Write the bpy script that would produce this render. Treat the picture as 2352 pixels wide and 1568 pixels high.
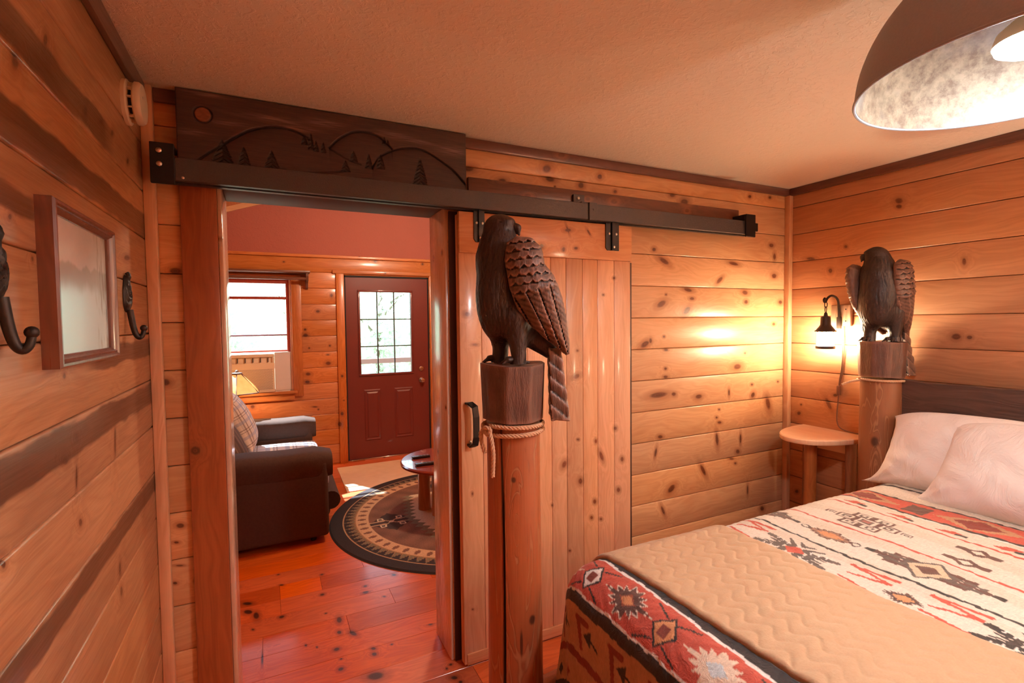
import bpy, bmesh, math, random
import numpy as np
from mathutils import Vector, Matrix
random.seed(7)
np.random.seed(7)
R = math.radians
for o in list(bpy.data.objects):
    bpy.data.objects.remove(o)
scn = bpy.context.scene
COL = scn.collection

# ------------------------------------------------------------------ camera
CAM_YAW, CAM_PITCH, CAM_ROLL, FPX = 0.45411, -0.04168, -0.0113, 1147.4
cam_data = bpy.data.cameras.new('camera')
cam = bpy.data.objects.new('camera', cam_data)
COL.objects.link(cam)
cam_data.sensor_width = 36.0
cam_data.lens = 36.0 * FPX / 2352.0
cam_data.clip_start = 0.02
_f = Vector((math.sin(CAM_YAW) * math.cos(CAM_PITCH), math.cos(CAM_YAW) * math.cos(CAM_PITCH), math.sin(CAM_PITCH)))
_r = Vector((math.cos(CAM_YAW), -math.sin(CAM_YAW), 0))
_u = _r.cross(_f)
_r2 = math.cos(CAM_ROLL) * _r + math.sin(CAM_ROLL) * _u
_u2 = -math.sin(CAM_ROLL) * _r + math.cos(CAM_ROLL) * _u
_m = Matrix((_r2, _u2, -_f)).transposed().to_4x4()
_m.translation = Vector((0, 0, 1.60))
cam.matrix_world = _m
scn.camera = cam

# ------------------------------------------------------------------ world, sun, exposure
world = bpy.data.worlds.new('world')
scn.world = world
world.use_nodes = True
wn = world.node_tree.nodes
wn['Background'].inputs[0].default_value = (0.56, 0.81, 1.0, 1)
wn['Background'].inputs[1].default_value = 7.5
sun_data = bpy.data.lights.new('sun', 'SUN')
sun_data.energy = 30.0
sun_data.angle = R(1.0)
sun_data.color = (0.86, 0.94, 1.0)
sun = bpy.data.objects.new('sun', sun_data)
COL.objects.link(sun)
sun.rotation_euler = Vector((0.40, -0.69, -1.0)).to_track_quat('-Z', 'Y').to_euler()
sun.location = (-2, 9, 6)
PENDANT_POWER = 18.0     # radiant flux, W
SCONCE_POWER = 25.0
UPLIGHT_POWER = 200.0
LIVING_POWER = 105.0
scn.view_settings.view_transform = 'Standard'
scn.view_settings.look = 'None'
scn.view_settings.gamma = 1.0
scn.view_settings.use_curve_mapping = False
scn.view_settings.exposure = 0.12
scn.cycles.use_denoising = True
scn.cycles.max_bounces = 10
scn.cycles.diffuse_bounces = 6
scn.cycles.glossy_bounces = 4
scn.cycles.transmission_bounces = 6
scn.cycles.transparent_max_bounces = 12
scn.cycles.sample_clamp_indirect = 8.0
scn.cycles.sample_clamp_direct = 0.0
scn.cycles.caustics_reflective = False
scn.cycles.caustics_refractive = False

# ------------------------------------------------------------------ helpers
def setp(o, label=None, cat=None, group=None, kind=None):
    if label: o['label'] = label
    if cat: o['category'] = cat
    if group: o['group'] = group
    if kind: o['kind'] = kind
    return o

def thing(name, label, cat, loc=(0, 0, 0), group=None, kind=None, rotz=0):
    o = bpy.data.objects.new(name, None)
    o.empty_display_size = 0.1
    COL.objects.link(o)
    o.location = loc
    o.rotation_euler = (0, 0, rotz)
    return setp(o, label, cat, group, kind)

def smooth(me, angle=40):
    me.polygons.foreach_set('use_smooth', [True] * len(me.polygons))
    try:
        me.set_sharp_from_angle(angle=R(angle))
    except Exception:
        pass

def obj(name, bm, mat, parent=None, sm=True, world_coords=True, angle=40):
    """links a bmesh as one object; geometry given in world coordinates is moved to the parent's frame"""
    me = bpy.data.meshes.new(name)
    bmesh.ops.recalc_face_normals(bm, faces=bm.faces)
    bm.to_mesh(me)
    bm.free()
    return obj_me(name, me, mat, parent, sm, world_coords, angle)

def root_matrix(o):
    m = Matrix.LocRotScale(o.location, o.rotation_euler, o.scale)
    return root_matrix(o.parent) @ m if o.parent else m

def obj_me(name, me, mat, parent=None, sm=True, world_coords=True, angle=40):
    if mat is not None:
        if isinstance(mat, (list, tuple)):
            for m in mat: me.materials.append(m)
        else:
            me.materials.append(mat)
    if sm: smooth(me, angle)
    o = bpy.data.objects.new(name, me)
    COL.objects.link(o)
    if parent is not None:
        o.parent = parent
        if world_coords:
            me.transform(root_matrix(parent).inverted())
    return o

def B(): return bmesh.new()

def box(bm, x0, y0, z0, x1, y1, z1, bev=0.0, seg=1):
    m = Matrix.LocRotScale(Vector(((x0 + x1) / 2, (y0 + y1) / 2, (z0 + z1) / 2)), None, Vector((x1 - x0, y1 - y0, z1 - z0)))
    r = bmesh.ops.create_cube(bm, size=1, matrix=m)
    if bev > 0:
        es = set()
        for v in r['verts']:
            for e in v.link_edges: es.add(e)
        bmesh.ops.bevel(bm, geom=list(es), offset=bev, segments=seg, affect='EDGES', profile=0.5)
    return bm

def obox(bm, c, size, rot, bev=0.0, seg=1):
    """box at c with size and rotation matrix (3x3) """
    m = Matrix.LocRotScale(Vector(c), rot.to_quaternion() if hasattr(rot, 'to_quaternion') else rot, Vector(size))
    r = bmesh.ops.create_cube(bm, size=1, matrix=m)
    if bev > 0:
        es = set()
        for v in r['verts']:
            for e in v.link_edges: es.add(e)
        bmesh.ops.bevel(bm, geom=list(es), offset=bev, segments=seg, affect='EDGES', profile=0.5)
    return bm

def loft(bm, rings, close=True, cap=True):
    vs = [[bm.verts.new(p) for p in ring] for ring in rings]
    n = len(rings[0])
    for a, b in zip(vs[:-1], vs[1:]):
        for i in range(n if close else n - 1):
            j = (i + 1) % n
            bm.faces.new((a[i], a[j], b[j], b[i]))
    if cap and close:
        bm.faces.new(vs[0][::-1]); bm.faces.new(vs[-1])
    return bm

def lathe(bm, prof, c=(0, 0, 0), n=32, cap=True, sx=1.0, sy=1.0):
    rings = [[(c[0] + r * math.cos(2 * math.pi * i / n) * sx, c[1] + r * math.sin(2 * math.pi * i / n) * sy, c[2] + z) for i in range(n)] for r, z in prof]
    return loft(bm, rings, True, cap)

def frames(path):
    P = [Vector(p) for p in path]
    T = []
    for i in range(len(P)):
        a = P[max(i - 1, 0)]; b = P[min(i + 1, len(P) - 1)]
        T.append((b - a).normalized())
    n = T[0].orthogonal().normalized()
    out = []
    for p, t in zip(P, T):
        n = (n - t * n.dot(t))
        if n.length < 1e-6: n = t.orthogonal()
        n.normalize()
        out.append((p, t, n.copy(), t.cross(n)))
    return out

def tube(bm, path, r, n=10, cap=True):
    rs = r if isinstance(r, (list, tuple)) else [r] * len(path)
    rings = []
    for (p, t, a, b), rr in zip(frames(path), rs):
        rings.append([p + a * (rr * math.cos(2 * math.pi * i / n)) + b * (rr * math.sin(2 * math.pi * i / n)) for i in range(n)])
    return loft(bm, rings, True, cap)

def spline(pts, sub=8):
    P = [Vector(p) for p in pts]
    out = []
    for i in range(len(P) - 1):
        p0 = P[max(i - 1, 0)]; p1 = P[i]; p2 = P[i + 1]; p3 = P[min(i + 2, len(P) - 1)]
        for k in range(sub):
            t = k / sub
            out.append(0.5 * ((2 * p1) + (-p0 + p2) * t + (2 * p0 - 5 * p1 + 4 * p2 - p3) * t * t + (-p0 + 3 * p1 - 3 * p2 + p3) * t ** 3))
    out.append(P[-1])
    return out

def resample(path, step):
    P = [Vector(p) for p in path]
    d = [0]
    for a, b in zip(P[:-1], P[1:]): d.append(d[-1] + (b - a).length)
    n = max(2, int(d[-1] / step)); out = []; j = 0
    for k in range(n + 1):
        s = d[-1] * k / n
        while j < len(P) - 2 and d[j + 1] < s: j += 1
        t = (s - d[j]) / max(1e-9, d[j + 1] - d[j])
        out.append(P[j].lerp(P[j + 1], min(1, t)))
    return out

def rope(bm, pts, r=0.007, pitch=0.035, sub=10, step=0.004):
    path = resample(spline(pts, sub), step)
    fr = frames(path)
    for s in range(3):
        strand = []
        for i, (p, t, a, b) in enumerate(fr):
            an = 2 * math.pi * (s / 3 + i * step / pitch)
            strand.append(p + a * (r * 0.52 * math.cos(an)) + b * (r * 0.52 * math.sin(an)))
        tube(bm, strand, r * 0.56, 6)
    return bm

def disc_bolt(bm, c, axis, r, h, n=12):
    """domed bolt head at c pointing along axis"""
    q = Vector(axis).to_track_quat('Z', 'Y').to_matrix()
    prof = [(r, 0), (r, h * 0.5), (r * 0.7, h * 0.85), (r * 0.2, h)]
    rings = [[Vector(c) + q @ Vector((rr * math.cos(2 * math.pi * i / n), rr * math.sin(2 * math.pi * i / n), z)) for i in range(n)] for rr, z in prof]
    return loft(bm, rings)

def prism(bm, poly, y0, y1, axis='y'):
    """polygon (u,v) extruded: axis y -> (x,z) polygon; x -> (y,z); z -> (x,y)"""
    def mk(u, v, w):
        return {'y': (u, w, v), 'x': (w, u, v), 'z': (u, v, w)}[axis]
    a = [bm.verts.new(mk(u, v, y0)) for u, v in poly]
    b = [bm.verts.new(mk(u, v, y1)) for u, v in poly]
    n = len(poly)
    for i in range(n):
        bm.faces.new((a[i], a[(i + 1) % n], b[(i + 1) % n], b[i]))
    bm.faces.new(a[::-1]); bm.faces.new(b)
    return bm

def grid_mesh(name, V, nu, nv, cols=None, closed_u=False):
    """V: (nu,nv,3) array -> mesh of quads with optional point colours"""
    V = np.asarray(V, dtype=np.float32).reshape(-1, 3)
    iu = np.arange(nu if closed_u else nu - 1); iv = np.arange(nv - 1)
    U, W = np.meshgrid(iu, iv, indexing='ij')
    U2 = (U + 1) % nu
    F = np.stack([U * nv + W, U2 * nv + W, U2 * nv + W + 1, U * nv + W + 1], -1).reshape(-1, 4)
    return quads_mesh(name, V, F, cols)

def quads_mesh(name, V, F, cols=None):
    me = bpy.data.meshes.new(name)
    me.vertices.add(len(V)); me.vertices.foreach_set('co', np.asarray(V, np.float32).ravel())
    me.loops.add(F.size); me.loops.foreach_set('vertex_index', F.astype(np.int32).ravel())
    me.polygons.add(len(F))
    me.polygons.foreach_set('loop_start', np.arange(0, F.size, 4, dtype=np.int32))
    me.polygons.foreach_set('loop_total', np.full(len(F), 4, dtype=np.int32))
    me.update(calc_edges=True)
    if cols is not None:
        ca = me.color_attributes.new('Col', 'FLOAT_COLOR', 'POINT')
        c = np.ones((len(V), 4), np.float32); c[:, :3] = cols.reshape(-1, 3)
        ca.data.foreach_set('color', c.ravel())
    me.polygons.foreach_set('use_smooth', [True] * len(me.polygons))
    return me

def s2l(c):
    return tuple((x / 12.92 if x <= 0.04045 else ((x + 0.055) / 1.055) ** 2.4) for x in [v / 255 for v in c])

# ------------------------------------------------------------------ materials
class NT:
    def __init__(s, name):
        s.mat = bpy.data.materials.new(name); s.mat.use_nodes = True
        s.t = s.mat.node_tree; s.n = s.t.nodes; s.l = s.t.links
        s.bsdf = s.n['Principled BSDF']
    def new(s, typ, **kw):
        n = s.n.new(typ)
        for k, v in kw.items(): setattr(n, k, v)
        return n
    def link(s, a, b): s.l.new(a, b)
    def inp(s, sock, v):
        if isinstance(v, bpy.types.NodeSocket): s.l.new(v, sock)
        elif v is not None:
            if isinstance(v, (tuple, list)) and len(v) == 3 and sock.type == 'RGBA': v = (*v, 1)
            sock.default_value = v
    def math(s, op, a, b=None, c=None, clamp=False):
        n = s.new('ShaderNodeMath', operation=op); n.use_clamp = clamp
        s.inp(n.inputs[0], a)
        if b is not None: s.inp(n.inputs[1], b)
        if c is not None: s.inp(n.inputs[2], c)
        return n.outputs[0]
    def vmath(s, op, a, b=None, out=0):
        n = s.new('ShaderNodeVectorMath', operation=op)
        s.inp(n.inputs[0], a)
        if b is not None: s.inp(n.inputs[1], b)
        return n.outputs[out]
    def scale(s, v, k):
        n = s.new('ShaderNodeVectorMath', operation='SCALE'); s.inp(n.inputs[0], v); s.inp(n.inputs[3], k); return n.outputs[0]
    def mix(s, f, a, b, blend='MIX'):
        n = s.new('ShaderNodeMix', data_type='RGBA', blend_type=blend)
        s.inp(n.inputs[0], f); s.inp(n.inputs[6], a); s.inp(n.inputs[7], b); return n.outputs[2]
    def noise(s, v, scale=5, detail=3, rough=0.5, dist=0.0, dim='3D', w=None):
        n = s.new('ShaderNodeTexNoise', noise_dimensions=dim)
        if v is not None: s.inp(n.inputs['Vector'], v)
        if w is not None: s.inp(n.inputs['W'], w)
        s.inp(n.inputs['Scale'], scale); s.inp(n.inputs['Detail'], detail); s.inp(n.inputs['Roughness'], rough); s.inp(n.inputs['Distortion'], dist)
        return n.outputs['Fac']
    def ramp(s, f, stops, interp='LINEAR'):
        n = s.new('ShaderNodeValToRGB'); n.color_ramp.interpolation = interp
        e = n.color_ramp.elements
        while len(e) < len(stops): e.new(0.5)
        for el, (p, c) in zip(e, stops):
            el.position = p; el.color = (*c, 1) if len(c) == 3 else c
        s.inp(n.inputs[0], f); return n.outputs[0]
    def mapr(s, f, a, b, c=0.0, d=1.0, smooth=False):
        n = s.new('ShaderNodeMapRange'); n.clamp = True
        if smooth: n.interpolation_type = 'SMOOTHSTEP'
        s.inp(n.inputs[0], f)
        for i, v in zip((1, 2, 3, 4), (a, b, c, d)): s.inp(n.inputs[i], v)
        return n.outputs[0]
    def pos(s): return s.new('ShaderNodeNewGeometry').outputs['Position']
    def objc(s): return s.new('ShaderNodeTexCoord').outputs['Object']
    def rnd(s): return s.new('ShaderNodeObjectInfo').outputs['Random']
    def sep(s, v):
        n = s.new('ShaderNodeSeparateXYZ'); s.inp(n.inputs[0], v); return n.outputs
    def comb(s, x, y, z):
        n = s.new('ShaderNodeCombineXYZ'); s.inp(n.inputs[0], x); s.inp(n.inputs[1], y); s.inp(n.inputs[2], z); return n.outputs[0]
    def bump(s, h, strength=0.3, dist=0.01):
        n = s.new('ShaderNodeBump'); s.inp(n.inputs['Height'], h); n.inputs['Strength'].default_value = strength; n.inputs['Distance'].default_value = dist
        s.link(n.outputs[0], s.bsdf.inputs['Normal']); return n.outputs[0]
    def set(s, **kw):
        for k, v in kw.items(): s.inp(s.bsdf.inputs[k.replace('_', ' ')], v)
        return s.mat

def plain(name, rgb, rough=0.5, metal=0.0, coat=0.0, var=0.12, nscale=20, bump=0.0, spec=0.5):
    t = NT(name)
    c = s2l(rgb)
    f = t.noise(t.pos(), nscale, 4, 0.6)
    col = t.mix(f, tuple(x * (1 - var) for x in c), tuple(min(1, x * (1 + var)) for x in c))
    t.set(Base_Color=col, Roughness=rough, Metallic=metal, Coat_Weight=coat)
    t.bsdf.inputs['Specular IOR Level'].default_value = spec
    if bump: t.bump(f, bump, 0.005)
    return t.mat

def attr_mat(name, rough=0.8, nscale=150, nb=0.1, var=0.12, bump=0.15, sheen=0.0, scale=(1, 1, 1)):
    t = NT(name)
    a = t.new('ShaderNodeVertexColor'); a.layer_name = 'Col'
    p = t.vmath('MULTIPLY', t.pos(), scale)
    f = t.noise(p, nscale, 3, 0.6)
    g = t.mapr(f, 0.3, 0.7, 1 - var, 1 + var)
    col = t.scale(a.outputs[0], g)
    t.set(Base_Color=col, Roughness=rough, Sheen_Weight=sheen)
    if bump: t.bump(f, bump, 0.003)
    return t.mat

def emit(name, rgb, strength):
    t = NT(name)
    t.set(Base_Color=(0.8, 0.8, 0.8, 1), Emission_Color=(*rgb, 1), Emission_Strength=strength, Roughness=0.4)
    return t.mat

def pine(name, axes='XZ', knots=(), bands=(), light=(218, 158, 108), dark=(176, 108, 62), knot=(92, 52, 34), halo=(150, 94, 60),
         var=0.16, rough=0.36, coat=0.35, pin=0.25, pinsize=0.010, seed=0.0, gscale=1.0, streak=0.5, bump=0.12, band_col=(72, 40, 28), hue=0.0):
    """varnished knotty wood. axes: first letter = grain direction, second = across, in world space.
    knots: (u, v, half length, half width, angle) at their real places on the surface."""
    t = NT(name)
    P = t.sep(t.pos())
    ix = {'X': 0, 'Y': 1, 'Z': 2}
    u = P[ix[axes[0]]]; v = P[ix[axes[1]]]
    w = P[[i for i in range(3) if i not in (ix[axes[0]], ix[axes[1]])][0]]
    rnd = t.rnd()
    off = t.math('MULTIPLY', rnd, 37.0)
    wv = t.noise(t.comb(t.math('MULTIPLY', u, 1.6), t.math('MULTIPLY', v, 3.0), off), 1.6, 2)
    uv = t.comb(u, v, 0.0)
    # listed knots: min of normalised elliptical distances
    dmin = None
    for k in knots:
        if k[2] <= 0: continue
        m = t.new('ShaderNodeMapping', vector_type='TEXTURE')
        m.inputs['Location'].default_value = (k[0], k[1], 0)
        m.inputs['Rotation'].default_value = (0, 0, k[4])
        m.inputs['Scale'].default_value = (max(k[2], 0.004), max(k[3], 0.0035), 1)
        t.link(uv, m.inputs['Vector'])
        d = t.vmath('LENGTH', m.outputs[0], out=1)
        dmin = d if dmin is None else t.math('MINIMUM', dmin, d)
    # unlisted small knots
    vo = t.new('ShaderNodeTexVoronoi', voronoi_dimensions='3D', feature='F1')
    vc = t.comb(t.math('MULTIPLY', u, 4.2), t.math('MULTIPLY', v, 7.0), t.math('ADD', off, seed))
    t.link(vc, vo.inputs['Vector']); vo.inputs['Scale'].default_value = 1.0
    dv = t.vmath('SUBTRACT', vo.outputs['Position'], vc)
    dv = t.vmath('MULTIPLY', dv, (1 / 4.2, 1 / 7.0, 0))
    dl = t.vmath('LENGTH', dv, out=1)
    cr = t.sep(vo.outputs['Color'])
    sz = t.math('MULTIPLY', t.math('ADD', t.math('MULTIPLY', cr[1], 1.2), 0.4), pinsize)
    present = t.math('LESS_THAN', cr[0], pin)
    dn = t.math('ADD', t.math('DIVIDE', dl, sz), t.math('MULTIPLY', t.math('SUBTRACT', 1.0, present), 50.0))
    dmin = dn if dmin is None else t.math('MINIMUM', dmin, dn)
    near = t.math('POWER', 2.718, t.math('MULTIPLY', dmin, -0.55))
    # grain: contours that wrap round the knots
    gc = t.comb(t.math('MULTIPLY', u, 0.9 * gscale), t.math('ADD', t.math('MULTIPLY', v, 13.0 * gscale), t.math('MULTIPLY', wv, 1.6)), t.math('ADD', off, t.math('MULTIPLY', w, 2.0)))
    g1 = t.noise(gc, 1.0, 3, 0.55, 0.3, dim='4D', w=t.math('MULTIPLY', near, 1.8))
    rings = t.math('ABSOLUTE', t.math('SUBTRACT', t.math('FRACT', t.math('MULTIPLY', g1, 9.0)), 0.5))
    rings = t.math('MULTIPLY', rings, 2.0)
    fc = t.comb(t.math('MULTIPLY', u, 7.0), t.math('MULTIPLY', v, 260.0), t.math('MULTIPLY', w, 60.0))
    fib = t.noise(fc, 1.0, 2, 0.6)
    big = t.noise(t.comb(t.math('MULTIPLY', u, 1.3), t.math('MULTIPLY', v, 5.0), off), 1.0, 2)
    val = t.math('ADD', t.math('MULTIPLY', rings, 0.30 * streak * 2), t.math('MULTIPLY', fib, 0.28))
    val = t.math('ADD', val, t.math('MULTIPLY', big, 0.55))
    val = t.mapr(val, 0.22, 0.95, 1.0, 0.0)
    c1 = t.mix(val, s2l(dark), s2l(light))
    # knots colour
    dw = t.math('ADD', dmin, t.math('MULTIPLY', t.math('SUBTRACT', fib, 0.5), 0.5))
    kh = t.mapr(dw, 0.9, 2.6, 0.55, 0.0, True)
    kk = t.mapr(dw, 0.55, 1.15, 1.0, 0.0, True)
    c2 = t.mix(kh, c1, s2l(halo))
    c3 = t.mix(kk, c2, t.mix(rings, s2l(knot), tuple(x * 1.7 for x in s2l(knot))))
    # natural dark heartwood bands: (u0,u1,v0,v1) soft and wavy
    for (u0, u1, v0, v1, amt) in bands:
        nz = t.math('MULTIPLY', t.math('SUBTRACT', t.noise(t.comb(t.math('MULTIPLY', u, 4.0), t.math('MULTIPLY', v, 8.0), 0.0), 1.0, 3, 0.6), 0.5), 0.05)
        vv = t.math('ADD', v, nz)
        a = t.math('MULTIPLY', t.mapr(vv, v0 - 0.004, v0 + 0.004), t.mapr(vv, v1 - 0.004, v1 + 0.004, 1.0, 0.0))
        b = t.math('MULTIPLY', t.mapr(u, u0 - 0.05, u0 + 0.05), t.mapr(u, u1 - 0.05, u1 + 0.05, 1.0, 0.0))
        f = t.math('MULTIPLY', t.math('MULTIPLY', a, b), amt)
        f = t.math('MULTIPLY', f, t.mapr(big, 0.25, 0.6, 0.75, 1.0))
        c3 = t.mix(f, c3, s2l(band_col))
    hv = t.new('ShaderNodeHueSaturation')
    t.link(c3, hv.inputs['Color'])
    t.inp(hv.inputs['Value'], t.mapr(rnd, 0, 1, 1 - var, 1 + var))
    t.inp(hv.inputs['Saturation'], t.mapr(t.math('FRACT', t.math('MULTIPLY', rnd, 7.3)), 0, 1, 0.95, 1.08))
    hv.inputs['Hue'].default_value = 0.5 + hue
    t.set(Base_Color=hv.outputs[0], Roughness=t.mapr(fib, 0.2, 0.8, rough - 0.05, rough + 0.1), Coat_Weight=coat, Coat_Roughness=0.14)
    t.bump(t.math('ADD', t.math('MULTIPLY', fib, 0.5), rings), bump, 0.002)
    return t.mat
# knots measured on the real boards: (along, across, half length, half width, angle)
KNOTS_BACK = [(1.965, 1.991, 0.015, 0.0115, -3.02), (2.038, 1.93, 0.0422, 0.0153, 2.71), (2.601, 1.937, 0.0448, 0.0117, 3.01), (2.482, 1.832, 0.0333, 0.013, -2.48), (2.978, 1.872, 0.0246, 0.0162, -3.11), (2.944, 2.069, 0.0183, 0.0119, -3.05), (2.98, 1.997, 0.023, 0.0142, 1.57), (2.054, 1.739, 0.0079, 0.0059, -3.11), (2.02, 1.686, 0.0361, 0.0174, -2.71), (2.222, 1.769, 0.0357, 0.0112, 2.98), (2.255, 1.718, 0.0198, 0.0096, 0.0), (2.214, 1.647, 0.0329, 0.0181, -2.54), (2.705, 1.76, 0.0276, 0.0146, 3.0), (2.716, 1.701, 0.019, 0.0133, -3.13), (3.042, 1.701, 0.0208, 0.0135, -0.01), (2.979, 1.558, 0.0164, 0.0108, 3.11), (1.899, 1.459, 0.0344, 0.0164, -2.73), (1.94, 1.478, 0.0141, 0.0105, 1.59), (2.039, 1.499, 0.0095, 0.007, 3.11), (2.055, 1.422, 0.0171, 0.007, 3.08), (2.051, 1.314, 0.0111, 0.0084, 3.03), (2.052, 1.266, 0.0174, 0.0084, 3.06), (2.71, 1.378, 0.0095, 0.0066, 3.07), (2.642, 1.296, 0.0348, 0.0199, -3.1), (2.114, 1.162, 0.0177, 0.012, 3.03), (2.312, 1.132, 0.0283, 0.014, -3.11), (2.001, 1.166, 0.0689, 0.0182, -3.1), (2.569, 1.138, 0.0221, 0.0091, 1.61), (2.776, 1.174, 0.0117, 0.0079, 3.02), (2.786, 1.106, 0.0213, 0.0167, 0.77), (3.026, 1.177, 0.0104, 0.0068, 3.02), (2.93, 1.043, 0.0505, 0.0212, 1.89), (2.484, 1.039, 0.009, 0.0063, 2.95), (2.463, 0.991, 0.0108, 0.0077, 2.92), (2.488, 0.958, 0.0181, 0.009, 3.01), (2.012, 0.922, 0.0191, 0.0107, 2.98), (1.978, 0.836, 0.0294, 0.0093, 1.35), (2.467, 0.857, 0.0463, 0.0139, 1.7), (2.675, 0.837, 0.0331, 0.0095, 1.58), (2.651, 0.756, 0.0192, 0.0142, 2.81), (2.351, 0.68, 0.044, 0.0135, 2.13), (2.63, 0.684, 0.0115, 0.0077, 2.85), (2.596, 0.717, 0.0224, 0.0065, 2.99), (2.097, 0.606, 0.0331, 0.0197, 0.53), (2.033, 0.488, 0.0345, 0.0097, 2.02), (2.744, 0.495, 0.0338, 0.0078, 1.58), (2.884, 0.349, 0.0211, 0.0158, 2.7), (1.348, 2.426, 0.024, 0.0134, -2.97), (1.273, 2.355, 0.0279, 0.0212, -2.78), (1.595, 2.353, 0.0166, 0.0136, -2.72), (1.026, 2.269, 0.0219, 0.0104, -2.98), (1.291, 2.306, 0.0291, 0.0141, 3.09), (1.319, 2.272, 0.006, 0.005, -2.85), (1.476, 2.295, 0.0185, 0.016, -2.65), (1.695, 2.285, 0.0119, 0.0092, -2.88), (2.1, 2.306, 0.0226, 0.0115, -3.02), (2.191, 2.275, 0.0324, 0.0219, -2.98), (2.191, 2.222, 0.0174, 0.0126, -2.96), (1.152, 2.205, 0.0208, 0.0097, -3.02), (1.503, 2.223, 0.0167, 0.0108, -3.0), (1.671, 2.226, 0.0246, 0.0138, -2.99), (0.857, 2.304, 0.0258, 0.0132, -2.94), (2.742, 2.361, 0.016, 0.0107, -2.96), (2.929, 2.373, 0.0143, 0.0092, -3.01), (2.951, 2.068, 0.02, 0.0133, -3.07), (-0.298, 1.795, 0.0203, 0.0143, -3.04), (-0.341, 1.389, 0.0149, 0.0128, 2.95), (-0.314, 0.852, 0.0139, 0.0097, 2.81), (-0.328, 0.791, 0.0087, 0.0048, 2.85), (-0.337, 0.639, 0.0085, 0.0055, 2.71), (-0.272, 0.63, 0.0071, 0.0054, 1.9), (-0.321, 0.702, 0.0138, 0.0025, 2.92)]
KNOTS_BARN_DOOR = [(1.637, 1.025, 0.0104, 0.0094, 2.23), (1.399, 0.993, 0.0067, 0.0056, 2.76), (1.511, 0.971, 0.0118, 0.008, 1.67), (1.681, 0.854, 0.0142, 0.0111, 1.8), (1.546, 0.888, 0.0313, 0.011, 1.97), (1.318, 0.876, 0.0198, 0.0136, 1.13), (1.415, 0.776, 0.0168, 0.0133, 1.78), (1.656, 0.692, 0.0145, 0.0118, 1.96), (1.503, 0.655, 0.013, 0.0103, 1.89), (1.482, 0.574, 0.0105, 0.0086, 2.16), (1.542, 0.555, 0.0099, 0.0074, 2.67), (1.246, 0.68, 0.0068, 0.0052, 1.86), (1.348, 0.428, 0.007, 0.0055, 2.56), (0.823, 0.808, 0.0079, 0.0045, 1.61), (0.816, 0.266, 0.0052, 0.0039, 2.39), (0.847, 1.492, 0.0149, 0.0064, 3.11), (0.81, 1.632, 0.0144, 0.0112, 0.0), (1.316, 1.946, 0.0123, 0.0091, 1.42), (1.388, 1.956, 0.0119, 0.007, -3.02), (1.342, 2.042, 0.019, 0.0087, -3.05), (1.401, 1.445, 0.0065, 0.0054, 2.99), (1.394, 1.315, 0.0207, 0.0122, -2.82), (1.403, 0.992, 0.0078, 0.0062, 2.83), (1.631, 1.816, 0.0088, 0.0067, -3.02), (1.562, 1.728, 0.0067, 0.0053, 0.0), (1.465, 2.039, 0.017, 0.0053, 2.21), (1.34, 2.045, 0.0216, 0.0053, 1.97)]
KNOTS_CASING = [(-0.255, 1.131, 0.0186, 0.0171, 2.09)]
KNOTS_LEFT = [(1.315, 2.166, 0.0174, 0.0091, -2.15), (1.679, 2.138, 0.0181, 0.0072, -2.69), (1.785, 2.143, 0.016, 0.0078, -2.64), (1.172, 2.061, 0.0223, 0.0123, -2.19), (1.55, 2.116, 0.0192, 0.0113, -2.13), (1.954, 2.113, 0.0164, 0.0092, -2.58), (1.119, 1.782, 0.0071, 0.0048, -2.64), (1.893, 1.805, 0.0388, 0.0096, -3.02), (1.382, 1.17, 0.0119, 0.0083, 2.6), (1.668, 0.938, 0.0207, 0.011, 1.5), (1.673, 0.873, 0.0163, 0.0122, 2.0), (1.312, 1.323, 0.0152, 0.0081, 2.85), (1.034, 1.232, 0.0103, 0.0073, 2.18), (1.329, 1.497, 0.0086, 0.0068, 3.11), (1.985, 1.029, 0.025, 0.016, 1.48), (1.383, 1.359, 0.0101, 0.0092, 2.35), (1.371, 1.274, 0.0274, 0.007, 1.41), (1.676, 1.287, 0.0409, 0.0086, 1.4)]
KNOTS_RIGHT = [(1.908, 1.884, 0.0159, 0.0124, 1.35), (2.034, 1.972, 0.0317, 0.0107, -3.02), (1.819, 2.018, 0.0108, 0.0093, -2.32), (2.084, 1.032, 0.0074, 0.0065, 2.47), (2.098, 0.973, 0.0137, 0.0117, 2.45), (2.106, 0.452, 0.0147, 0.0112, 2.31), (1.907, 1.063, 0.041, 0.0133, 1.11), (1.866, 1.122, 0.0156, 0.0104, 2.9), (1.544, 2.229, 0.0203, 0.0153, -2.56), (1.543, 2.198, 0.0155, 0.0111, -2.68), (1.252, 1.867, 0.0194, 0.0086, 1.52), (1.276, 1.495, 0.021, 0.0174, 3.12), (1.223, 1.492, 0.0119, 0.0106, -3.12), (1.984, 2.365, 0.0, 0.0, -3.14)]
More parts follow.
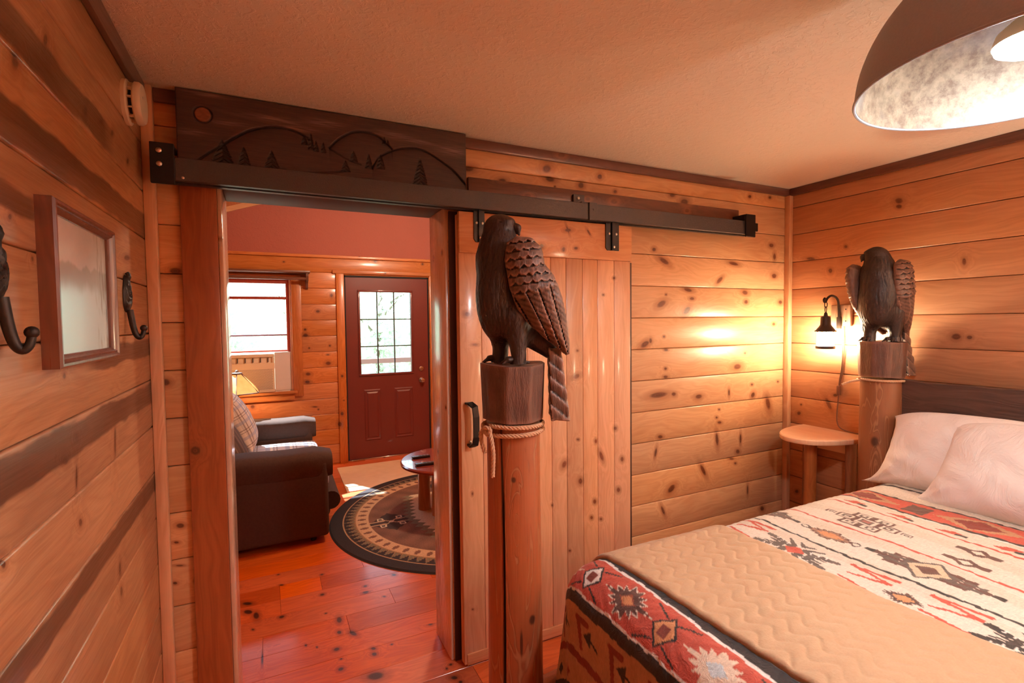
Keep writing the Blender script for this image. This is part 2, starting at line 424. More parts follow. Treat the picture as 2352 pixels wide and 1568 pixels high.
KNOTS_FAR = [(0.174, 2.261, 0.0114, 0.0076, -3.02), (1.145, 2.305, 0.0198, 0.0132, -3.06), (1.705, 2.297, 0.0146, 0.0138, -2.58), (1.25, 2.172, 0.012, 0.0115, -2.35), (0.504, 1.728, 0.021, 0.016, 0.04), (0.368, 1.528, 0.0142, 0.0133, 1.44), (0.371, 1.466, 0.0261, 0.0224, 3.1), (0.62, 1.342, 0.0112, 0.0107, 1.72), (0.404, 1.322, 0.0096, 0.0089, 1.55), (0.599, 1.145, 0.029, 0.0211, 3.07), (0.597, 1.241, 0.0183, 0.0081, 3.11), (0.386, 1.036, 0.0281, 0.0189, 3.07), (0.376, 0.948, 0.0281, 0.0192, 3.03), (0.652, 1.907, 0.0224, 0.0155, 1.51), (0.741, 0.994, 0.0149, 0.0139, 1.78), (0.73, 0.566, 0.0232, 0.0188, 1.71), (0.704, 0.448, 0.0298, 0.0217, 1.62), (-0.169, 0.718, 0.0207, 0.0194, 2.49), (0.589, 0.013, 0.0155, 0.0114, 2.87), (0.446, 0.665, 0.0297, 0.008, 3.03)]
KNOTS_FLOOR = [(-0.15, 3.183, 0.0317, 0.016, 2.46), (-0.143, 3.087, 0.0308, 0.0179, 2.2), (-0.102, 3.027, 0.0402, 0.0155, 1.7), (-0.115, 2.895, 0.0103, 0.006, 2.03), (0.031, 3.316, 0.0147, 0.008, 2.43), (0.301, 2.777, 0.0309, 0.014, 1.54), (0.287, 2.664, 0.0173, 0.011, 1.73), (0.35, 2.623, 0.0329, 0.0134, 1.99), (0.566, 2.898, 0.0103, 0.0073, 2.27), (0.673, 3.123, 0.0167, 0.0127, 2.14), (0.421, 2.452, 0.0138, 0.0104, 2.21), (0.417, 2.408, 0.0151, 0.0115, 1.87), (0.393, 2.254, 0.0404, 0.0269, 2.77), (0.125, 2.63, 0.0095, 0.0049, 1.68), (0.173, 2.59, 0.0078, 0.0041, 1.66), (0.697, 2.153, 0.0075, 0.005, 1.37), (0.708, 2.081, 0.0169, 0.0116, 2.57), (-0.069, 2.614, 0.0443, 0.004, 1.57)]
def vert_knots(ks): return [(z, x, a, b, math.pi / 2 - an) for (x, z, a, b, an) in ks]

M = {}
BACK_MATS = [pine('varnished pine back wall %d' % i, 'XZ', [k for k in KNOTS_BACK if a - 0.06 < k[1] < b + 0.06], pin=0.0, streak=0.32, light=(230, 182, 136), dark=(186, 126, 82), halo=(150, 88, 50))
             for i, (a, b) in enumerate(((-1, 0.725), (0.725, 1.254), (1.254, 1.607), (1.607, 1.962), (1.962, 3.0)))]
M['pine_back'] = lambda z: BACK_MATS[0 if z < 0.725 else 1 if z < 1.254 else 2 if z < 1.607 else 3 if z < 1.962 else 4]
M['pine_left'] = pine('varnished pine left wall', 'YZ', KNOTS_LEFT, pin=0.05, streak=0.38, light=(214, 162, 120), dark=(160, 106, 70), rough=0.34,
    bands=[(0.3, 2.3, 1.322, 1.392, 0.92), (-0.5, 2.3, 1.006, 1.062, 0.9), (1.50, 2.3, 1.49, 1.55, 0.85), (-0.5, 2.3, 1.905, 1.985, 0.9), (-0.5, 1.25, 1.795, 1.84, 0.85), (-0.5, 1.75, 2.075, 2.15, 0.8)])
M['pine_right'] = pine('varnished pine right wall', 'YZ', KNOTS_RIGHT, pin=0.05, streak=0.35, light=(208, 150, 108), dark=(164, 106, 70))
M['pine_far'] = pine('varnished pine living room wall', 'XZ', KNOTS_FAR, pin=0.04, light=(222, 150, 92), dark=(184, 108, 58))
M['pine_far_v'] = pine('varnished pine living room trim', 'ZX', vert_knots(KNOTS_FAR), pin=0.04, light=(214, 140, 84), dark=(176, 100, 54))
M['pine_door'] = pine('varnished pine door boards', 'ZX', vert_knots(KNOTS_BARN_DOOR), pin=0.03, knot=(112, 62, 40), streak=0.35, light=(236, 186, 146), dark=(200, 138, 98))
M['pine_door_h'] = pine('varnished pine door rail', 'XZ', KNOTS_BARN_DOOR, pin=0.06, light=(238, 182, 140), dark=(208, 142, 100))
M['pine_casing'] = pine('varnished pine door casing', 'ZX', vert_knots(KNOTS_CASING), pin=0.02, light=(186, 108, 68), dark=(142, 76, 46))
M['pine_trim_v'] = pine('pine corner trim', 'ZX', (), pin=0.10, pinsize=0.006, light=(224, 176, 138), dark=(190, 134, 94))
M['pine_jamb'] = pine('pine jamb', 'ZY', (), pin=0.08, pinsize=0.008, light=(242, 212, 188), dark=(220, 182, 154), rough=0.24, coat=0.7)
M['pine_dark_x'] = pine('dark stained pine ceiling trim', 'XZ', [k for k in KNOTS_BACK if k[1] > 2.18], pin=0.05, light=(118, 74, 58), dark=(86, 52, 42), var=0.06)
M['pine_dark_y'] = pine('dark stained pine trim', 'YZ', KNOTS_RIGHT, pin=0.08, light=(112, 74, 62), dark=(82, 52, 44), var=0.06)
M['dark_strip'] = plain('dark shade-toned strip', (74, 44, 36), 0.6)  # dark tone stands in for the shade beside the door leaf
M['floor'] = pine('red pine floor boards', 'XY', KNOTS_FLOOR, pin=0.14, pinsize=0.012, light=(222, 118, 66), dark=(180, 78, 40), knot=(60, 26, 18), halo=(120, 50, 28), rough=0.36, coat=0.3, var=0.26)
M['core'] = plain('unfinished pine core', (150, 96, 60), 0.8)

def ceiling_mat(name, rgb, s=1.0):
    t = NT(name)
    p = t.pos()
    n1 = t.noise(p, 38 * s, 4, 0.62, 0.6)
    n2 = t.noise(p, 210 * s, 2, 0.5)
    blob = t.mapr(n1, 0.47, 0.60, 0, 1, True)
    h = t.math('ADD', blob, t.math('MULTIPLY', n2, 0.35))
    c = s2l(rgb)
    col = t.mix(t.noise(p, 2.0, 3), tuple(x * 0.95 for x in c), tuple(min(1, x * 1.04) for x in c))
    t.set(Base_Color=col, Roughness=0.75)
    t.bump(h, 0.35, 0.004)
    return t.mat
M['ceiling'] = ceiling_mat('knockdown plaster ceiling', (232, 216, 196))
M['red_plaster'] = ceiling_mat('red textured plaster', (172, 100, 84), 0.8)

ZR = [0.0, 0.197, 0.374, 0.548, 0.725, 0.901, 1.077, 1.254, 1.431, 1.607, 1.785, 1.962, 2.139, 2.314, 2.44]
ZL = [0.0, 0.071, 0.2375, 0.404, 0.5705, 0.737, 0.9035, 1.07, 1.2365, 1.403, 1.5695, 1.736, 1.9025, 2.069, 2.2355, 2.402, 2.44]
XL, XR, YB, YF, HC = -0.38, 3.11, 2.19, -1.90, 2.44
T = 0.025

def plank(parent, mat, a0, a1, z0, z1, face, axis, sign=1, t=T, name='plank'):
    """horizontal plank; axis 'x': runs along x, face plane at y=face (body behind = +sign)"""
    bm = B()
    g = 0.0009
    lo, hi = (face, face + sign * t) if sign > 0 else (face + sign * t, face)
    if axis == 'x': box(bm, a0, lo, z0 + g, a1, hi, z1 - g, 0.0055, 2)
    else: box(bm, lo, a0, z0 + g, hi, a1, z1 - g, 0.0055, 2)
    return obj(name, bm, mat((z0 + z1) / 2) if callable(mat) else mat, parent, angle=60)

def plank_wall(parent, mat, rows, a0, a1, face, axis, sign=1, holes=(), joints=None):
    for i in range(len(rows) - 1):
        z0, z1 = rows[i], rows[i + 1]
        spans = [(a0, a1)]
        for (h0, h1, hz0, hz1) in holes:
            if z1 > hz0 + 1e-4 and z0 < hz1 - 1e-4:
                ns = []
                for (s0, s1) in spans:
                    if h1 <= s0 or h0 >= s1: ns.append((s0, s1)); continue
                    if h0 > s0: ns.append((s0, h0))
                    if h1 < s1: ns.append((h1, s1))
                    # leftovers above/below the hole inside this row
                    if z1 > hz1 + 0.01: plank(parent, mat, max(h0, s0), min(h1, s1), hz1, z1, face, axis, sign)
                    if z0 < hz0 - 0.01: plank(parent, mat, max(h0, s0), min(h1, s1), z0, hz0, face, axis, sign)
                spans = ns
        if joints:
            for j in joints.get(i, []):
                spans = [q for (s0, s1) in spans for q in ([(s0, j), (j, s1)] if s0 < j < s1 else [(s0, s1)])]
        for (s0, s1) in spans:
            if s1 - s0 > 0.01: plank(parent, mat, s0, s1, z0, z1, face, axis, sign)

def structure(name, bm, mat, label=None, sm=False):
    o = obj(name, bm, mat, None, sm=sm)
    o['kind'] = 'structure'
    if label: o['label'] = label
    return o

# opening in the wall between the rooms: X -0.155..0.765, Z 0..2.105
OP = (-0.155, 0.748, 0.0, 2.125)
bm = B()
box(bm, -0.40, YB + T, 0, OP[0], 2.40, 2.46)
box(bm, OP[1], YB + T, 0, 3.30, 2.40, 2.46)
box(bm, OP[0], YB + T, OP[3], OP[1], 2.40, 2.46)
w = structure('wall_back', bm, M['core'], 'pine plank wall with the wide doorway and sliding door')
plank_wall(w, M['pine_back'], ZR, XL, XR, YB, 'x', 1, [OP])
plank_wall(w, M['pine_far'], [0, 0.6, 1.2, 1.8, 2.46], -1.4, 3.3, 2.42, 'x', -1, [OP])
bm = B(); box(bm, XL - 0.10, YF - 0.1, 0, XL - T, 2.40, 2.46)
w = structure('wall_left', bm, M['core'], 'pine plank wall on the left with dark heartwood streaks')
plank_wall(w, M['pine_left'], ZL, YF, YB, XL, 'y', -1)
bm = B(); box(bm, XR + T, YF - 0.1, 0, XR + 0.12, 2.40, 2.46)
w = structure('wall_right', bm, M['core'], 'pine plank wall on the right behind the bed')
plank_wall(w, M['pine_right'], ZR, YF, YB, XR, 'y', 1)
bm = B(); box(bm, XL - 0.1, YF - 0.12, 0, XR + 0.12, YF - T, 2.46)
w = structure('wall_front', bm, M['core'], 'pine plank wall behind the viewer')
plank_wall(w, M['pine_far'], ZR, XL, XR, YF, 'x', -1)
bm = B(); box(bm, XL - 0.1, YF - 0.12, HC, XR + 0.12, YB + 0.06, HC + 0.08)
structure('ceiling', bm, M['ceiling'], 'beige knockdown plaster ceiling of the bedroom')

# floor
bm = B(); box(bm, -1.5, YF - 0.12, -0.10, 3.4, 6.1, -0.022)
fl = structure('floor', bm, M['core'], 'red pine board floor')
ys = []
y = 2.632 - 0.171 * 27
while y < 5.94: ys.append(y); y += 0.171
for i, y0 in enumerate(ys):
    y1 = min(y0 + 0.171, 5.96)
    y0c = max(y0, YF - 0.05)
    if y1 - y0c < 0.02: continue
    if y0 < 2.3: js = [-1.45 if y1 > 2.4 else XL, 0.72 + 0.9 * ((i * 37) % 10) / 10, 2.3 + 0.4 * ((i * 13) % 7) / 7, 3.3]
    else: js = [-1.45, -0.9 + 0.55 * ((i * 29) % 10) / 10, 0.25 + 0.9 * ((i * 53) % 10) / 10, 1.6 + 0.6 * ((i * 17) % 9) / 9, 3.3]
    if abs(y0 - 2.632) < 0.01: js[1] = -0.068
    if abs(y0 - 3.145) < 0.01: js[1] = 0.02
    if abs(y0 - 2.974) < 0.01: js[1] = 0.02
    for a, b in zip(js[:-1], js[1:]):
        if b - a < 0.03: continue
        bm = B(); box(bm, a + 0.0005, y0c + 0.0006, -0.022, b - 0.0005, y1 - 0.0006, 0.0, 0.0009, 1)
        obj('floor_board', bm, M['floor'], fl, sm=False)

# trims of the bedroom
def trim(n, x0, y0, z0, x1, y1, z1, mat, label=None, bev=0.004):
    bm = B(); box(bm, x0, y0, z0, x1, y1, z1, bev, 2)
    o = structure('trim_%d' % n, bm, mat, label, sm=True)
    return o
trim(1, XL, YB - 0.036, 0, XL + 0.036, YB, 2.44, M['pine_trim_v'], 'square pine corner strip on the left')
trim(2, XR - 0.036, YB - 0.036, 0, XR, YB, 2.394, M['pine_trim_v'], 'square pine corner strip on the right')
trim(3, XL + 0.036, YB - 0.018, 2.392, XR, YB, 2.44, M['pine_dark_x'], 'dark ceiling trim over the doorway wall')
trim(4, XR - 0.018, YF, 2.392, XR, YB - 0.018, 2.44, M['pine_dark_y'], 'dark ceiling trim over the bed wall')
trim(5, XL, YF, 2.375, XL + 0.018, YB - 0.036, 2.44, M['pine_dark_y'], 'dark ceiling trim on the left wall')
# casing and jambs of the opening
trim(6, -0.275, YB - 0.02, 0, -0.158, YB, 2.44, M['pine_casing'], 'wide pine casing board left of the doorway')
trim(7, -0.158, YB - 0.014, 0, -0.142, 2.425, 2.125, M['pine_jamb'], 'left jamb of the doorway')
trim(8, 0.734, YB + 0.004, 0, 0.750, 2.425, 2.125, M['pine_jamb'], 'right jamb of the doorway')
trim(9, -0.142, YB + 0.0, 2.112, 0.734, 2.425, 2.127, M['dark_strip'], 'head jamb of the doorway')
bm = B(); box(bm, 0.744, 2.425, 0, 0.84, 2.445, 2.2, 0.004, 2); box(bm, -0.26, 2.425, 0, -0.158, 2.445, 2.2, 0.004, 2)
structure('trim_10', bm, M['pine_far_v'], 'casing of the doorway on the living room side', True)
trim(18, 0.750, YB - 0.010, 0, 0.800, YB + 0.002, 2.10, M['dark_strip'], 'strip toned dark as shade between the jamb and the sliding door')
# backing board behind the rail
trim(11, 0.845, YB - 0.022, 2.178, 2.62, YB, 2.262, M['pine_dark_x'], 'dark backing board above the sliding rail')

# ------------------------------------------------------------------ living room shell
YW = 5.94
WIN = (-0.76, 0.235, 0.868, 2.075)
DR = (0.79, 1.775, 0.0, 2.135)
bm = B()
x0, x1 = -1.45, 3.3
box(bm, x0, YW + T, 0, WIN[0], YW + 0.14, 2.36)
box(bm, WIN[0], YW + T, 0, WIN[1], YW + 0.14, WIN[2])
box(bm, WIN[0], YW + T, WIN[3], WIN[1], YW + 0.14, 2.36)
box(bm, WIN[1], YW + T, 0, DR[0], YW + 0.14, 2.36)
box(bm, DR[0], YW + T, DR[3], DR[1], YW + 0.14, 2.36)
box(bm, DR[1], YW + T, 0, x1, YW + 0.14, 2.36)
wf = structure('wall_far', bm, M['core'], 'pine plank wall of the living room with window and red door')
rows = [0.0]
z = 2.16 - 0.1765 * 12
while z < 2.0:
    if z > 0.05: rows.append(z)
    z += 0.1765
rows += [2.16, 2.322]
plank_wall(wf, M['pine_far'], rows, x0, x1, YW, 'x', 1, [WIN, DR])
bm = B(); prism(bm, [(x0, 2.35), (x1, 2.35), (x1, 2.44), (0.95, 3.24), (x0, 2.425)], YW + 0.004, YW + 0.14)
g = structure('wall_far_gable', bm, M['red_plaster'], 'red textured plaster gable over the living room wall')
bm = B(); box(bm, x0, YW - 0.022, 2.320, x1, YW + 0.01, 2.352, 0.004, 2)
structure('trim_12', bm, M['pine_far'], 'pine ledge under the red gable', True)
# sloped rake trim on the gable + sloped plank ceiling
def rake(xa, za, xb, zb, n):
    bm = B()
    prism(bm, [(xa, za - 0.06), (xb, zb - 0.06), (xb, zb), (xa, za)], YW - 0.02, YW + 0.004)
    structure('trim_%d' % n, bm, M['rake'], 'pale rake trim along the gable')
M['rake'] = pine('pale rake trim', 'XZ', (), pin=0.02, light=(240, 200, 160), dark=(214, 166, 120))
rake(x0, 2.432, 0.95, 3.245, 13)
rake(0.95, 3.245, x1, 2.45, 14)
bm = B()
prism(bm, [(x0 - 0.1, 2.40), (0.95, 3.24), (x1 + 0.1, 2.41), (x1 + 0.1, 2.55), (0.95, 3.38), (x0 - 0.1, 2.54)], 2.30, YW + 0.16)
lc = structure('ceiling_living_room', bm, M['core'], 'sloped pine ceiling of the living room')
M['pine_ceil'] = pine('pine ceiling boards', 'YX', (), pin=0.05, light=(214, 140, 90), dark=(176, 104, 60))
sl = math.atan2(3.24 - 2.40, 0.95 - x0)
for k in range(8):
    a0 = x0 + 0.3 * k
    for sgn in (1, -1):
        u0 = 0.3 * k; u1 = u0 + 0.298
        if sgn > 0: pts = [(x0 + u0, 2.425 + u0 * 0.34 - 0.002), (x0 + u1, 2.425 + u1 * 0.34 - 0.002), (x0 + u1, 2.425 + u1 * 0.34 + 0.012), (x0 + u0, 2.425 + u0 * 0.34 + 0.012)]
        else: pts = [(x1 - u0, 2.44 + u0 * 0.34 - 0.002), (x1 - u1, 2.44 + u1 * 0.34 - 0.002), (x1 - u1, 2.44 + u1 * 0.34 + 0.012), (x1 - u0, 2.44 + u0 * 0.34 + 0.012)]
        bm = B(); prism(bm, pts, 2.42, YW + 0.0)
        obj('plank', bm, M['pine_ceil'], lc, sm=False)
bm = B(); box(bm, x0 - 0.1, 2.40, 0, x0, YW + 0.14, 2.55)
structure('wall_living_left', bm, M['pine_far'], 'pine wall on the left of the living room')
bm = B(); box(bm, x1, 2.40, 0, x1 + 0.1, YW + 0.14, 2.60)
structure('wall_living_right', bm, M['pine_far'], 'pine wall on the right of the living room')
bm = B(); prism(bm, [(x0 - 0.1, 2.46), (x1 + 0.1, 2.46), (x1 + 0.1, 2.55), (0.95, 3.38), (x0 - 0.1, 2.54)], 2.30, 2.42)
structure('wall_living_gable', bm, M['red_plaster'], 'red plaster gable above the bedroom doorway')
bm = B(); box(bm, x0 - 0.1, 2.21, 0, -0.40, 2.40, 2.50)
structure('wall_living_near', bm, M['core'], 'wall stub beside the doorway in the living room')
# ------------------------------------------------------------------ exterior door
M['red_door'] = plain('dark red painted door', (116, 50, 42), 0.42, coat=0.2, var=0.06, nscale=60, bump=0.05)
M['red_sash'] = plain('red painted sash', (166, 66, 46), 0.45, var=0.08)
M['black_gap'] = plain('black rubber weatherstrip', (30, 22, 22), 0.7)
M['chrome'] = plain('brushed nickel', (200, 196, 190), 0.25, metal=1.0)
M['dark_bar'] = plain('dark grille bar', (60, 44, 36), 0.5)
t = NT('clear window glass')
t.set(Base_Color=(1, 1, 1, 1), Roughness=0.0, Transmission_Weight=1.0, IOR=1.45, Alpha=0.25)
M['glass'] = t.mat
def simple_glass(name, refl=0.12):
    t = NT(name)
    t.n.remove(t.bsdf)
    tr = t.new('ShaderNodeBsdfTransparent'); gl = t.new('ShaderNodeBsdfGlossy'); gl.inputs['Roughness'].default_value = 0.02
    lw = t.new('ShaderNodeLayerWeight'); lw.inputs[0].default_value = 0.5
    fr = t.mapr(t.math('POWER', lw.outputs['Facing'], 4.0), 0.0, 1.0, 0.05, 0.7)
    mx = t.new('ShaderNodeMixShader')
    t.link(fr, mx.inputs[0]); t.link(tr.outputs[0], mx.inputs[1]); t.link(gl.outputs[0], mx.inputs[2])
    t.link(mx.outputs[0], t.n['Material Output'].inputs[0])
    return t.mat
M['glass'] = simple_glass('clear window glass')

d2 = thing('door_2', 'dark red front door with nine glass panes at the far end', 'door', (0.80, 5.94, 0), kind='structure')
bm = B()
X0, X1, Z0, Z1, YD0, YD1 = 0.805, 1.760, 0.012, 2.115, 5.955, 5.998
lx0, lx1, lz0, lz1 = 0.960, 1.550, 1.0, 1.95
box(bm, X0, YD0, Z0, lx0, YD1, Z1); box(bm, lx1, YD0, Z0, X1, YD1, Z1)
box(bm, lx0, YD0, lz1, lx1, YD1, Z1); box(bm, lx0, YD0, Z0, lx1, YD1, lz0)
obj('door_slab', bm, M['red_door'], d2, sm=False)
for (a, b) in ((0.985, 1.175), (1.335, 1.560)):
    bm = B()
    z0, z1 = 0.215, 0.815
    rings = []
    for off, dy in ((0, 0.0), (0.012, -0.008), (0.030, -0.002), (0.045, -0.010)):
        rings.append([(a + off, YD0 + dy, z0 + off), (b - off, YD0 + dy, z0 + off), (b - off, YD0 + dy, z1 - off), (a + off, YD0 + dy, z1 - off)])
    loft(bm, rings, True, True)
    obj('door_panel', bm, M['red_door'], d2, sm=False)
bm = B()
for (a0, c0, a1, c1) in ((lx0 - 0.025, lz0 - 0.025, lx1 + 0.025, lz0), (lx0 - 0.025, lz1, lx1 + 0.025, lz1 + 0.025), (lx0 - 0.025, lz0, lx0, lz1), (lx1, lz0, lx1 + 0.025, lz1)):
    box(bm, a0, YD0 - 0.012, c0, a1, YD0 + 0.01, c1, 0.004, 2)
obj('glazing_frame', bm, M['red_door'], d2)
for i in range(3):
    for j in range(3):
        bm = B(); w = (lx1 - lx0) / 3; h = (lz1 - lz0) / 3
        box(bm, lx0 + i * w + 0.003, 5.975, lz0 + j * h + 0.003, lx0 + (i + 1) * w - 0.003, 5.979, lz0 + (j + 1) * h - 0.003)
        obj('pane', bm, M['glass'], d2, sm=False)
for k in (1, 2):
    bm = B(); x = lx0 + k * (lx1 - lx0) / 3; box(bm, x - 0.006, 5.964, lz0, x + 0.006, 5.985, lz1); obj('glazing_bar', bm, M['dark_bar'], d2, sm=False)
    bm = B(); z = lz0 + k * (lz1 - lz0) / 3; box(bm, lx0, 5.965, z - 0.006, lx1, 5.984, z + 0.006); obj('glazing_bar', bm, M['dark_bar'], d2, sm=False)
bm = B()
for (z, r) in ((0.893, 0.030), (1.03, 0.028)):
    q = [(r, 0), (r, 0.008), (r * 0.5, 0.012)]
    rings = [[(1.668 + rr * math.cos(a / 16 * 2 * math.pi), YD0 - y, z + rr * math.sin(a / 16 * 2 * math.pi)) for a in range(16)] for rr, y in q]
    loft(bm, rings)
obj('lock_plate', bm, M['chrome'], d2)
bm = B()
rings = [[(1.668 + rr * math.cos(a / 16 * 2 * math.pi), YD0 - y, 0.893 + rr * math.sin(a / 16 * 2 * math.pi)) for a in range(16)] for rr, y in [(0.011, 0.008), (0.011, 0.035), (0.026, 0.045), (0.030, 0.058), (0.024, 0.070), (0.006, 0.074)]]
loft(bm, rings)
obj('door_knob', bm, M['chrome'], d2)
bm = B()
box(bm, 0.787, 5.945, 0, 0.803, 5.99, 2.135); box(bm, 1.762, 5.945, 0, 1.778, 5.99, 2.135); box(bm, 0.787, 5.945, 2.117, 1.778, 5.99, 2.136)
obj('weatherstrip', bm, M['black_gap'], d2, sm=False)
bm = B(); box(bm, 0.79, 5.93, 0.0, 1.775, 6.05, 0.012, 0.003, 1); obj('threshold', bm, M['chrome'], d2)
trim(15, 0.70, 5.918, 0, 0.786, 5.94, 2.150, M['pine_far_v'], 'pine casing left of the red door')
trim(16, 1.779, 5.918, 0, 1.865, 5.94, 2.150, M['pine_far_v'], 'pine casing right of the red door')
trim(17, 0.665, 5.914, 2.150, 1.90, 5.94, 2.190, M['pine_far'], 'pine head casing over the red door')

# ------------------------------------------------------------------ window
w1 = thing('window_1', 'red sash window with an air conditioner in its lower half', 'window', (-0.26, 5.94, 0.87), kind='structure')
bm = B()
for (a, b, c, d) in ((-0.76, 0.87, -0.71, 2.075), (0.185, 0.87, 0.235, 2.075), (-0.71, 2.03, 0.185, 2.075), (-0.71, 0.868, 0.185, 0.885)):
    box(bm, a, 5.975, b, c, 6.03, d, 0.003, 1)
obj('window_frame', bm, M['red_sash'], w1)
bm = B(); box(bm, -0.71, 5.985, 1.858, 0.185, 6.015, 1.888, 0.003, 1); obj('sash_rail', bm, M['red_sash'], w1)
bm = B(); box(bm, -0.71, 5.985, 1.465, 0.185, 6.01, 1.482, 0.003, 1); obj('sash_rail', bm, plain('mauve screen rail', (150, 110, 130), 0.5), w1)
bm = B(); box(bm, -0.71, 5.985, 1.292, 0.185, 6.015, 1.310, 0.003, 1); obj('sash_rail', bm, M['red_sash'], w1)
for (a, b) in ((1.310, 1.465), (1.482, 1.858), (1.888, 2.03)):
    bm = B(); box(bm, -0.705, 5.998, a, 0.18, 6.002, b); obj('pane', bm, M['glass'], w1, sm=False)
bm = B(); box(bm, 0.235, 5.915, 0.80, 0.335, 5.94, 2.10, 0.004, 2); obj('window_casing', bm, M['pine_far_v'], w1)
bm = B(); box(bm, 0.218, 5.94, 0.87, 0.236, 5.985, 2.075); obj('window_jamb', bm, M['pine_jamb'], w1)
bm = B(); box(bm, -0.85, 5.915, 2.075, 0.335, 5.94, 2.12, 0.004, 2); obj('window_casing', bm, M['pine_far'], w1)
bm = B(); box(bm, -0.85, 5.87, 0.838, 0.27, 5.99, 0.868, 0.005, 2); obj('window_sill', bm, M['pine_far'], w1)
bm = B(); box(bm, -0.82, 5.905, 0.765, 0.245, 5.94, 0.838, 0.008, 2); obj('apron', bm, M['pine_far'], w1)

# window shelf over the window with end bracket
M['brown_wood'] = pine('brown stained wood', 'XZ', (), pin=0.03, light=(128, 84, 62), dark=(90, 56, 42))
sh = thing('valance_shelf', 'brown wooden shelf on scrolled brackets above the window', 'shelf', (-0.2, 5.94, 2.10))
bm = B(); box(bm, -0.95, 5.775, 2.135, 0.425, 5.938, 2.158, 0.004, 2); obj('shelf_board', bm, M['brown_wood'], sh)
bm = B(); tube(bm, [(-0.95, 5.81, 2.075), (0.40, 5.81, 2.075)], 0.017, 12); obj('curtain_rod', bm, M['brown_wood'], sh)
for xb in (0.395, -0.93):
    bm = B()
    prism(bm, [(5.935, 2.134), (5.79, 2.134), (5.785, 2.10), (5.80, 2.05), (5.84, 2.045), (5.875, 2.03), (5.90, 1.985), (5.935, 1.965)], xb - 0.012, xb + 0.012, 'x')
    obj('bracket', bm, M['brown_wood'], sh, sm=False)

# ------------------------------------------------------------------ air conditioner
M['ac_white'] = plain('off white plastic', (232, 214, 186), 0.45, var=0.03)
M['ac_panel'] = plain('white accordion panel', (225, 218, 212), 0.5, var=0.03)
M['ac_dark'] = plain('dark vent plastic', (88, 78, 74), 0.4)
M['ac_blue'] = plain('grey blue louvre', (150, 176, 206), 0.35)
ac = thing('air_conditioner', 'off-white window air conditioner under the raised sash', 'air conditioner', (-0.33, 5.93, 0.869))
bm = B()
ax0, ax1, ay, az0, az1 = -0.66, 0.052, 5.862, 0.872, 1.278
box(bm, ax0, ay + 0.02, az0, ax1, 6.45, az1, 0.006, 2)
# front bezel with an opening for the vent
vz0, vz1, vx0, vx1 = 1.185, 1.245, -0.47, 0.030
for (a, b, c, d) in ((ax0, az0, ax1, vz0), (ax0, vz1, ax1, az1), (ax0, vz0, vx0, vz1), (vx1, vz0, ax1, vz1)):
    box(bm, a, ay, b, c, ay + 0.03, d, 0.004, 1)
obj('housing', bm, M['ac_white'], ac)
bm = B(); box(bm, vx0, ay + 0.022, vz0, vx1, ay + 0.026, vz1); obj('vent_recess', bm, M['ac_blue'], ac, sm=False)
for k in range(7):
    bm = B(); x = vx0 + 0.035 + k * 0.071; box(bm, x - 0.005, ay + 0.004, vz0 + 0.006, x + 0.005, ay + 0.022, vz1 - 0.006, 0.002, 1)
    obj('vent_louvre', bm, M['ac_dark'], ac)
bm = B()
nx, nz = 46, 17
for i in range(nx):
    for j in range(nz):
        x = -0.46 + 0.0108 * i + (0.0054 if j % 2 else 0); z = 0.905 + 0.0128 * j
        if x > 0.030: continue
        v = [bm.verts.new(p) for p in ((x, ay - 0.0006, z), (x + 0.0062, ay - 0.0006, z + 0.003), (x + 0.0062, ay - 0.0006, z + 0.0085), (x, ay - 0.0006, z + 0.0055))]
        bm.faces.new(v)
o = obj('grille_slots', bm, M['ac_dark'], ac, sm=False); o['kind'] = 'stuff'
bm = B(); box(bm, ax1 + 0.002, 5.955, 0.872, 0.216, 5.972, 1.290, 0.002, 1); obj('side_panel', bm, M['ac_panel'], ac)
bm = B(); box(bm, -0.02, 5.88, 0.869, 0.20, 5.93, 0.8745, 0.001, 1)
setp(obj('paper_strip', bm, M['ac_panel']), 'folded white paper lying on the window sill', 'paper')

# ------------------------------------------------------------------ loveseat
M['sofa'] = plain('dark brown chenille', (74, 57, 49), 0.85, var=0.25, nscale=60, bump=0.2, spec=0.3)
def plaid(name, base, cols, scale=1.0):
    t = NT(name)
    P = t.sep(t.objc())
    c = base
    def stripes(c, co, lst):
        for (per, w, ph, rgb, amt) in lst:
            fr = t.math('FRACT', t.math('ADD', t.math('MULTIPLY', co, scale / per), ph))
            c = t.mix(t.math('MULTIPLY', t.math('LESS_THAN', fr, w), amt), c, s2l(rgb))
        return c
    c = s2l(base)
    c = stripes(c, P[0], cols[0]); c = stripes(c, P[1], cols[1])
    f = t.noise(t.objc(), 300, 2)
    t.set(Base_Color=c, Roughness=0.85)
    t.bump(f, 0.2, 0.002)
    return t.mat
A_ = [(0.16, 0.22, 0.0, (120, 140, 180), 0.55), (0.16, 0.06, 0.45, (110, 84, 70), 0.7), (0.16, 0.05, 0.6, (110, 84, 70), 0.6), (0.16, 0.10, 0.75, (236, 228, 214), 0.8)]
B_ = [(0.13, 0.20, 0.1, (134, 150, 186), 0.45), (0.13, 0.06, 0.5, (112, 84, 70), 0.6), (0.13, 0.04, 0.65, (96, 74, 66), 0.6)]
M['plaid'] = plaid('blue and tan plaid', (206, 198, 190), (A_, B_))
M['stripe_seat'] = plaid('striped plaid seat', (196, 196, 204), (A_, [B_[0]]))
M['brown_stripe'] = plaid('brown striped fabric', (92, 70, 58), ([(0.09, 0.3, 0.0, (60, 44, 38), 0.7), (0.09, 0.1, 0.5, (132, 108, 90), 0.7)], []))

